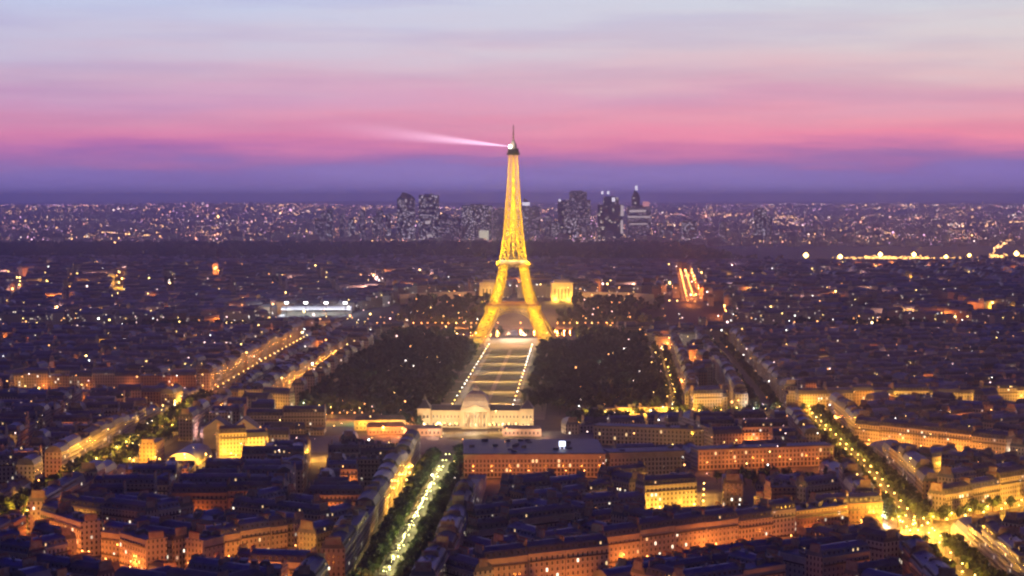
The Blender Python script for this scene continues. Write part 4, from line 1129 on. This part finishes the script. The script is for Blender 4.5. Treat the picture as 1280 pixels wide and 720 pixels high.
# ------------------------------------------------------------------ towers of the business district
OFF = [window_wall('office_facade_dark', (.035, .035, .05), (.05, .045, .06), bay=5, floor=5.5, wx=(.1, .9), wy=(.25, .85), lit=.24, litcol=((1, .62, .45), (.9, .8, 1.0)), strength=.9),
       window_wall('office_facade_pale', (.07, .06, .08), (.1, .085, .1), bay=6, floor=5, wx=(.1, .9), wy=(.3, .85), lit=.3, litcol=((1, .5, .4), (.9, .75, 1.0)), strength=.5),
       window_wall('office_facade_glass', (.03, .04, .07), (.04, .05, .08), bay=8, floor=8, wx=(.05, .95), wy=(.1, .9), lit=.10, litcol=((.8, .8, 1), (1, .85, .7)), strength=.6)]
M_wsign = mat('tower_crown_light', (.5, .5, .5), .5, emit=(.92, .85, 1.0), estr=1.1)
M_pinkl = mat('pink_facade_light', (.5, .4, .4), .5, emit=(1.0, .4, .4), estr=.6)
M_bandl = mat('white_band_light', (.5, .5, .5), .5, emit=(1.0, .82, .78), estr=.5)
DD = 8700.0
def dx(px): return (px - 640) * DD / FPX
def dz(py): return CAM_H - (py - HY) * DD / FPX
def tower_block(px0, px1, top, mi, label, extra=None, crown='flat', dy=0):
    x0, x1 = dx(px0), dx(px1); w = x1 - x0; z0 = 8; z1 = dz(top); dep = max(28, w * .55)
    e = empty('office_tower', ((x0 + x1) / 2, DD + dy, z0), 0); tag(e, label, 'office tower', 'towers of the distant business district')
    b = MB(); h = z1 - z0
    if crown == 'step':
        b.box(-w / 2, w / 2, -dep / 2, dep / 2, 0, h * .84, 0, uo=px0 * 10); b.box(-w * .27, w * .36, -dep * .4, dep * .4, h * .84 + .01, h, 0, uo=px0 * 7)
    elif crown == 'slant':
        b.box(-w / 2, w / 2, -dep / 2, dep / 2, 0, h * .86, 0, uo=px0 * 10)
        for (ya, yb_) in ((-dep / 2, dep / 2),):
            pts = [(-w * .2, h), (0, h * .985), (w * .25, h * .95), (w * .42, h * .90), (w / 2, h * .86), (-w / 2, h * .86), (-w * .3, h * .93)]
            b.poly([(p[0], ya, p[1] + .02) for p in reversed(pts)]); b.poly([(p[0], yb_, p[1] + .02) for p in pts])
            for p, q in zip(pts, pts[1:] + pts[:1]): b.quad((p[0], ya, p[1] + .02), (q[0], ya, q[1] + .02), (q[0], yb_, q[1] + .02), (p[0], yb_, p[1] + .02))
    elif crown == 'ring':
        n = 20; pr = [(w / 2, 0), (w / 2, h), (0.1, h + .5)]
        b.lathe(pr, n)
    else: b.box(-w / 2, w / 2, -dep / 2, dep / 2, 0, h, 0, uo=px0 * 10)
    b.build('facade', OFF[mi], e)
    if crown != 'slant':
        r = MB(); r.box(-w * .22, w * .22, -dep * .2, dep * .2, h + .51, h + 5); r.bar((w * .1, 0, h + 5), (w * .1, 0, h + 12), 1.2); r.build('roof_plant', M_dark, e)
    for (nm, m, ax0, ax1, ay0, ay1) in (extra or []):
        q = MB(); q.box(dx(ax0) - (x0 + x1) / 2, dx(ax1) - (x0 + x1) / 2, -dep / 2 - 2, -dep / 2 - .5, dz(ay1) - z0, dz(ay0) - z0, bottom=True); q.build(nm, m, e)
    return e
tower_block(497, 519, 240.5, 0, 'dark office tower with curved slanting top, leftmost of the tall far pair', crown='slant', extra=[('light_panel', M_bandl, 507, 509, 249, 253), ('light_panel', M_bandl, 511, 513, 279, 282)])
tower_block(524, 549, 244, 0, 'dark square office tower right of the slant-topped far tower', extra=[('light_panel', M_bandl, 534, 540, 293, 296), ('light_panel', M_bandl, 532, 538, 276, 280)])
tower_block(549, 562, 268, 1, 'mid-height pale office tower against the dark square one')
tower_block(578, 615, 257, 0, 'very wide dark office slab left of the lattice tower', extra=[('bright_hall', mat('glowing_hall', (.5, .5, .4), .5, emit=(1, .9, .65), estr=.6), 599, 611, 288, 303)])
tower_block(562, 577, 272, 1, 'small pale office block between the square tower and the wide slab')
tower_block(616, 634, 262, 1, 'pinkish office block close left of the lattice tower', dy=60)
tower_block(652, 662, 248, 0, 'dark pointed office tower just right of the lattice tower', crown='slant', extra=[('light_panel', M_wsign, 653, 662, 253, 257)])
tower_block(661, 675, 259, 1, 'low pale office block right of the pointed tower')
tower_block(697, 704, 251, 2, 'slim tower with a bright lamp on its corner, left of the stepped tower', extra=[('crown_light', M_wsign, 698, 701, 249, 252)])
tower_block(704, 738, 240, 1, 'broad stepped office tower full of lit floors', crown='step', dy=30)
tower_block(706, 722, 272, 0, 'short dark block before the broad stepped tower', dy=-60)
tower_block(722, 742, 280, 1, 'short pale block before the broad stepped tower, on its right', dy=-60)
tower_block(747, 777, 247, 2, 'dark glass tower with bright crown lamps and a white lit edge', crown='step', extra=[('crown_light', M_wsign, 751, 753.5, 239, 243), ('crown_light', M_wsign, 758, 761, 239, 243), ('crown_light', M_wsign, 764, 768, 247, 252), ('lit_edge', M_bandl, 775, 779, 257, 270), ('lit_edge', M_bandl, 775, 778, 275, 292)])
tower_block(790, 800, 238, 2, 'slim dark tower topped by a white lit spire, tallest at right', crown='slant', extra=[('lit_spire', M_wsign, 794, 797, 232, 238)], dy=40)
tower_block(783, 812, 258, 1, 'wide block with bright horizontal light bands below the spired tower', extra=[('light_band', M_bandl, 785, 806, 262.5, 265), ('light_band', M_bandl, 784, 811, 270, 272), ('light_band', M_bandl, 786, 808, 279, 280.5), ('pink_crown', M_pinkl, 802, 810, 252, 258)], dy=-30)
tower_block(852, 870, 276, 0, 'dark isolated block right of the business district')
tower_block(942, 957, 262, 0, 'dark lone tower far right of the business district')
tower_block(958, 964, 270, 1, 'slim pale tower beside the dark lone tower')
for i, (px, tp, mi) in enumerate(((404, 266, 1), (411, 262, 0), (420, 270, 1), (446, 264, 1), (462, 272, 0), (472, 263, 1), (486, 268, 0), (392, 274, 1), (432, 274, 0), (680, 270, 1), (690, 276, 0), (820, 280, 1), (836, 284, 1), (900, 278, 1))):
    tower_block(px, px + rnd.uniform(5, 9), tp, mi, f'small {"pale" if mi else "dark"} high-rise, {ordinal(i)} of the low scattered blocks around the business district', dy=rnd.uniform(-200, 300))

# ------------------------------------------------------------------ far suburbs and their lights
sub = MB(); sl = MB()
def hide(px, py): return False
for k in range(9500):
    d = 7750 * math.exp(rnd.random() ** .8 * 1.15); x = rnd.uniform(-.285, .285) * d
    z = terr(x, d); w, dp, h = rnd.uniform(14, 60), rnd.uniform(12, 30), rnd.choices((rnd.uniform(8, 20), rnd.uniform(20, 45)), (6, 1))[0]
    i = len(sub.v); sub.box(x - w / 2, x + w / 2, d - dp / 2, d + dp / 2, z - 3, z + h, rnd.choice((0, 1)), uo=k * 6)
def sub_light(px, d, r, m):
    x = px * d; octa(sl, x, d, terr(x, d) + rnd.uniform(8, 30), r * d / 9000, m)
for k in range(620):                                           # districts with their own colour, size and brightness
    d0 = 7750 * math.exp(rnd.random() ** .85 * 1.15); p0 = rnd.uniform(-.29, .29); cm = rnd.choices((0, 1, 2, 3), (3, 4, 2, 3))[0]
    for j in range(int(rnd.lognormvariate(math.log(9), .7))):
        sub_light(p0 + rnd.gauss(0, .0055), d0 * (1 + rnd.gauss(0, .028)), rnd.lognormvariate(math.log(.85), .55), cm if rnd.random() < .7 else rnd.choice((0, 1, 2, 3)))
for k in range(240):                                           # lit roads
    d0 = 7750 * math.exp(rnd.random() ** .8 * 1.1); x0 = rnd.uniform(-.29, .29) * d0; a_ = rnd.choice((0, .15, -.2, 1.2, 1.4, -1.3)); n = rnd.randint(6, 26); st_ = rnd.uniform(35, 70); m = rnd.choice((0, 1, 1, 3))
    for j in range(n):
        x, d = x0 + math.cos(a_) * st_ * j, d0 + math.sin(a_) * st_ * j * 2.5; octa(sl, x, d, terr(x, d) + 14, rnd.uniform(.6, 1.1) * d0 / 9000, m)
for k in range(2200): sub_light(rnd.uniform(-.29, .29), 7750 * math.exp(rnd.random() ** .9 * 1.38), rnd.lognormvariate(math.log(.7), .5), rnd.choices((0, 1, 2, 3), (3, 4, 3, 4))[0])
for k in range(260):                                          # strings of lights: far motorways
    pass
def string(px0, py0, px1, py1, n, m, r=2.2, jit=1.0, d=None):
    for i in range(n):
        t_ = rnd.random(); px, py = px0 + (px1 - px0) * t_, py0 + (py1 - py0) * t_ + rnd.gauss(0, jit * .5)
        dd = 9000.0
        for _ in range(12): dd = min(30000, max(5000, FPX * (CAM_H - terr((px - 640) * dd / FPX, dd) - 12) / max(py - HY, 2.5)))
        x = (px - 640) * dd / FPX; octa(sl, x, dd, terr(x, dd) + 12, rnd.uniform(.6, 1.1) * r * dd / 9000, m)
string(125, 270, 210, 268, 60, 1, 2.4); string(225, 268, 275, 266, 50, 0, 2.8); string(0, 271, 80, 270, 40, 3, 2.0)
string(240, 255.5, 330, 255, 45, 1, 2.0, .4); string(30, 256, 120, 256, 14, 3, 1.6, .6); string(960, 255, 1280, 256, 50, 2, 1.8, 1.5); string(500, 258, 640, 258, 16, 3, 1.6, 1); string(830, 265, 940, 266, 70, 1, 2.2); string(960, 266, 1000, 266, 40, 1, 2.4); string(1160, 262, 1210, 262, 40, 2, 2.2); string(1230, 266, 1280, 264, 50, 1, 2.4)
string(85, 292, 110, 278, 26, 0, 2.2); string(160, 284, 185, 292, 26, 0, 2.4); string(190, 290, 215, 289, 20, 1, 2.2); string(310, 295, 318, 293, 12, 1, 3.0)
string(270, 303, 620, 303, 90, 0, 2.0, 5); string(0, 309, 300, 305, 60, 3, 1.8, 5); string(1240, 312, 1280, 290, 60, 1, 2.6, 3); string(670, 303, 840, 303, 60, 3, 2.2, 4)
string(1040, 323, 1280, 324, 420, 5, 2.2, 2.2); string(1080, 322, 1160, 323, 160, 5, 3.0, 2.2); string(1235, 320, 1280, 322, 90, 5, 3.6, 3)
for (px, py, r) in ((1007, 324, 4.5), (1050, 326, 4), (1100, 323, 4), (1142, 323, 4), (1182, 326, 3), (1211, 324, 3), (200, 254, 5), (1270, 322, 4.5)):
    dd = FPX * (CAM_H - 22) / (py - HY) if py > 280 else 22000; x = (px - 640) * dd / FPX; octa(sl, x, dd, terr(x, dd) + 24, r * 1.9, 4)
    if py > 280: light((x, dd - 10, terr(x, dd) + 30), 250000, YEL, 3)
for px in range(1080, 1290, 22):
    dd = FPX * (CAM_H - 22) / 77.0; light(((px - 640) * dd / FPX, dd, 34), 120000, YEL, 3)
o = sub.build('far_suburbs', [window_wall('suburb_wall', (.2, .16, .18), (.28, .22, .24), bay=7, floor=6, lit=.10, litcol=((1, .45, .3), (1, .7, .6)), strength=.6), WALLS[1][1]]); tag(o, 'countless hazy suburb blocks spread behind the wood up to the horizon', 'buildings', kind='stuff')
M_gl = mat('road_light_gold', (.5, .4, .3), emit=(1, .52, .12), estr=6)
M_s = [mat('suburb_light_rose', (.5, .5, .5), emit=(1, .38, .22), estr=9), mat('suburb_light_amber', (.5, .5, .5), emit=(1, .50, .16), estr=11), mat('suburb_light_white', (.5, .5, .5), emit=(1, .74, .6), estr=9), mat('suburb_light_lilac', (.5, .5, .5), emit=(.9, .45, .75), estr=6), M_ly, M_gl]
tag(sl.build('suburb_lights', M_s), 'thousands of tiny lights twinkling over the hazy suburbs below the horizon', 'lights', kind='stuff')

LAMPS.sort(key=lambda q: q[1] + (0 if inview(q[0], q[1], 4) else 1e5))
for q in LAMPS[:298]: put_lamp(*q)
for (x, y, k, pw, where, a, wl_) in LAMPS[298:]:
    z = terr(x, y); ll.bar((x, y, z), (x, y, z + 8), .2, 0); octa(ll, x, y, z + 8.3, .42 * max(1, y / 1900), {'o': 1, 'y': 2, 'a': 2, 'w': 3, 'g': 3}[k]); light((x, y, z + 7.2), pw, LP[k][1], .5)
TOWN_L()
# ------------------------------------------------------------------ parked cars on the central avenue
CARM = [mat('car_paint_white', (.6, .6, .58), .3), mat('car_paint_grey', (.2, .21, .22), .3), mat('car_paint_dark', (.03, .03, .04), .25)]
M_tyre = mat('tyre_rubber', (.02, .02, .02), .9)
def car_mesh(pm):
    b = MB()
    body = [(-2.1, .35), (2.1, .35), (2.15, .75), (1.2, .88), (.7, 1.38), (-1.0, 1.4), (-1.75, .9), (-2.15, .85)]
    for s in (-1, 1): b.poly([(p[0], s * .85, p[1]) for p in (body if s < 0 else reversed(body))], 0)
    for i, (p, q) in enumerate(zip(body, body[1:] + body[:1])): b.quad((p[0], -.85, p[1]), (p[0], .85, p[1]), (q[0], .85, q[1]), (q[0], -.85, q[1]), 1 if i in (3, 5) else 0)
    for s in (-1, 1): b.quad((1.0, s * .86, .93), (.62, s * .86, 1.3), (-.95, s * .86, 1.32), (-1.5, s * .86, .93), 1)
    for x in (-1.35, 1.35):
        for s in (-1, 1): b.lathe([(.33, 0)], 4); [b.tri((x, s * .88, .33), (x + .33 * math.cos(k * .785), s * .88, .33 + .33 * math.sin(k * .785)), (x + .33 * math.cos((k + 1) * .785), s * .88, .33 + .33 * math.sin((k + 1) * .785)), 2) for k in range(8)]
    return b.mesh('parked_car', [pm, M_glass, M_tyre])
CARS = [car_mesh(m) for m in CARM]; cn = ['white', 'grey', 'black']
pts, w = ROADS['B']
for p, q in zip(pts, pts[1:]):
    l = math.dist(p, q); ddx, ddy = (q[0] - p[0]) / l, (q[1] - p[1]) / l
    for off in (-5.5, 5.5, -20.5, 20.5):
        s = 6.0
        while s < l - 3:
            x, y = p[0] + ddx * s - ddy * off, p[1] + ddy * s + ddx * off
            if y > 1040 and rnd.random() < .72:
                k = rnd.choices((0, 1, 2), (5, 3, 2))[0]; o = bpy.data.objects.new('parked_car', CARS[k]); col.objects.link(o); o.location = (x, y, .22)
                o.rotation_euler = (0, 0, math.atan2(ddy, ddx) + (R(90) if abs(off) < 10 else 0) + rnd.uniform(-.04, .04))
                where = ('nose-in parking of' if abs(off) < 10 else 'kerb line of'); sd = 'left' if off > 0 else 'right'
                tag(o, f'{cn[k]} hatchback parked in the {sd} {where} the central tree avenue', 'car', f'{cn[k]} cars in the {sd} {where} the central avenue')
            s += 3.2 if abs(off) < 10 else 6.0

# ------------------------------------------------------------------ haze
b = MB(); b.box(-36000, 36000, -1500, 62000, -1.5, 345, bottom=True)
hz = b.build('haze', []); mh_ = bpy.data.materials.new('haze_air'); mh_.use_nodes = True; nt = mh_.node_tree; nt.nodes.clear()
pv = nt.nodes.new('ShaderNodeVolumePrincipled'); pv.inputs['Color'].default_value = (.66, .64, 1, 1); pv.inputs['Density'].default_value = 5.6e-5; pv.inputs['Anisotropy'].default_value = .72
ou = nt.nodes.new('ShaderNodeOutputMaterial'); nt.links.new(pv.outputs[0], ou.inputs['Volume']); hz.data.materials.clear(); hz.data.materials.append(mh_)
tag(hz, kind='stuff'); hz['label'] = 'thin violet dusk haze hanging over the whole city'
print('objects', len(bpy.data.objects))
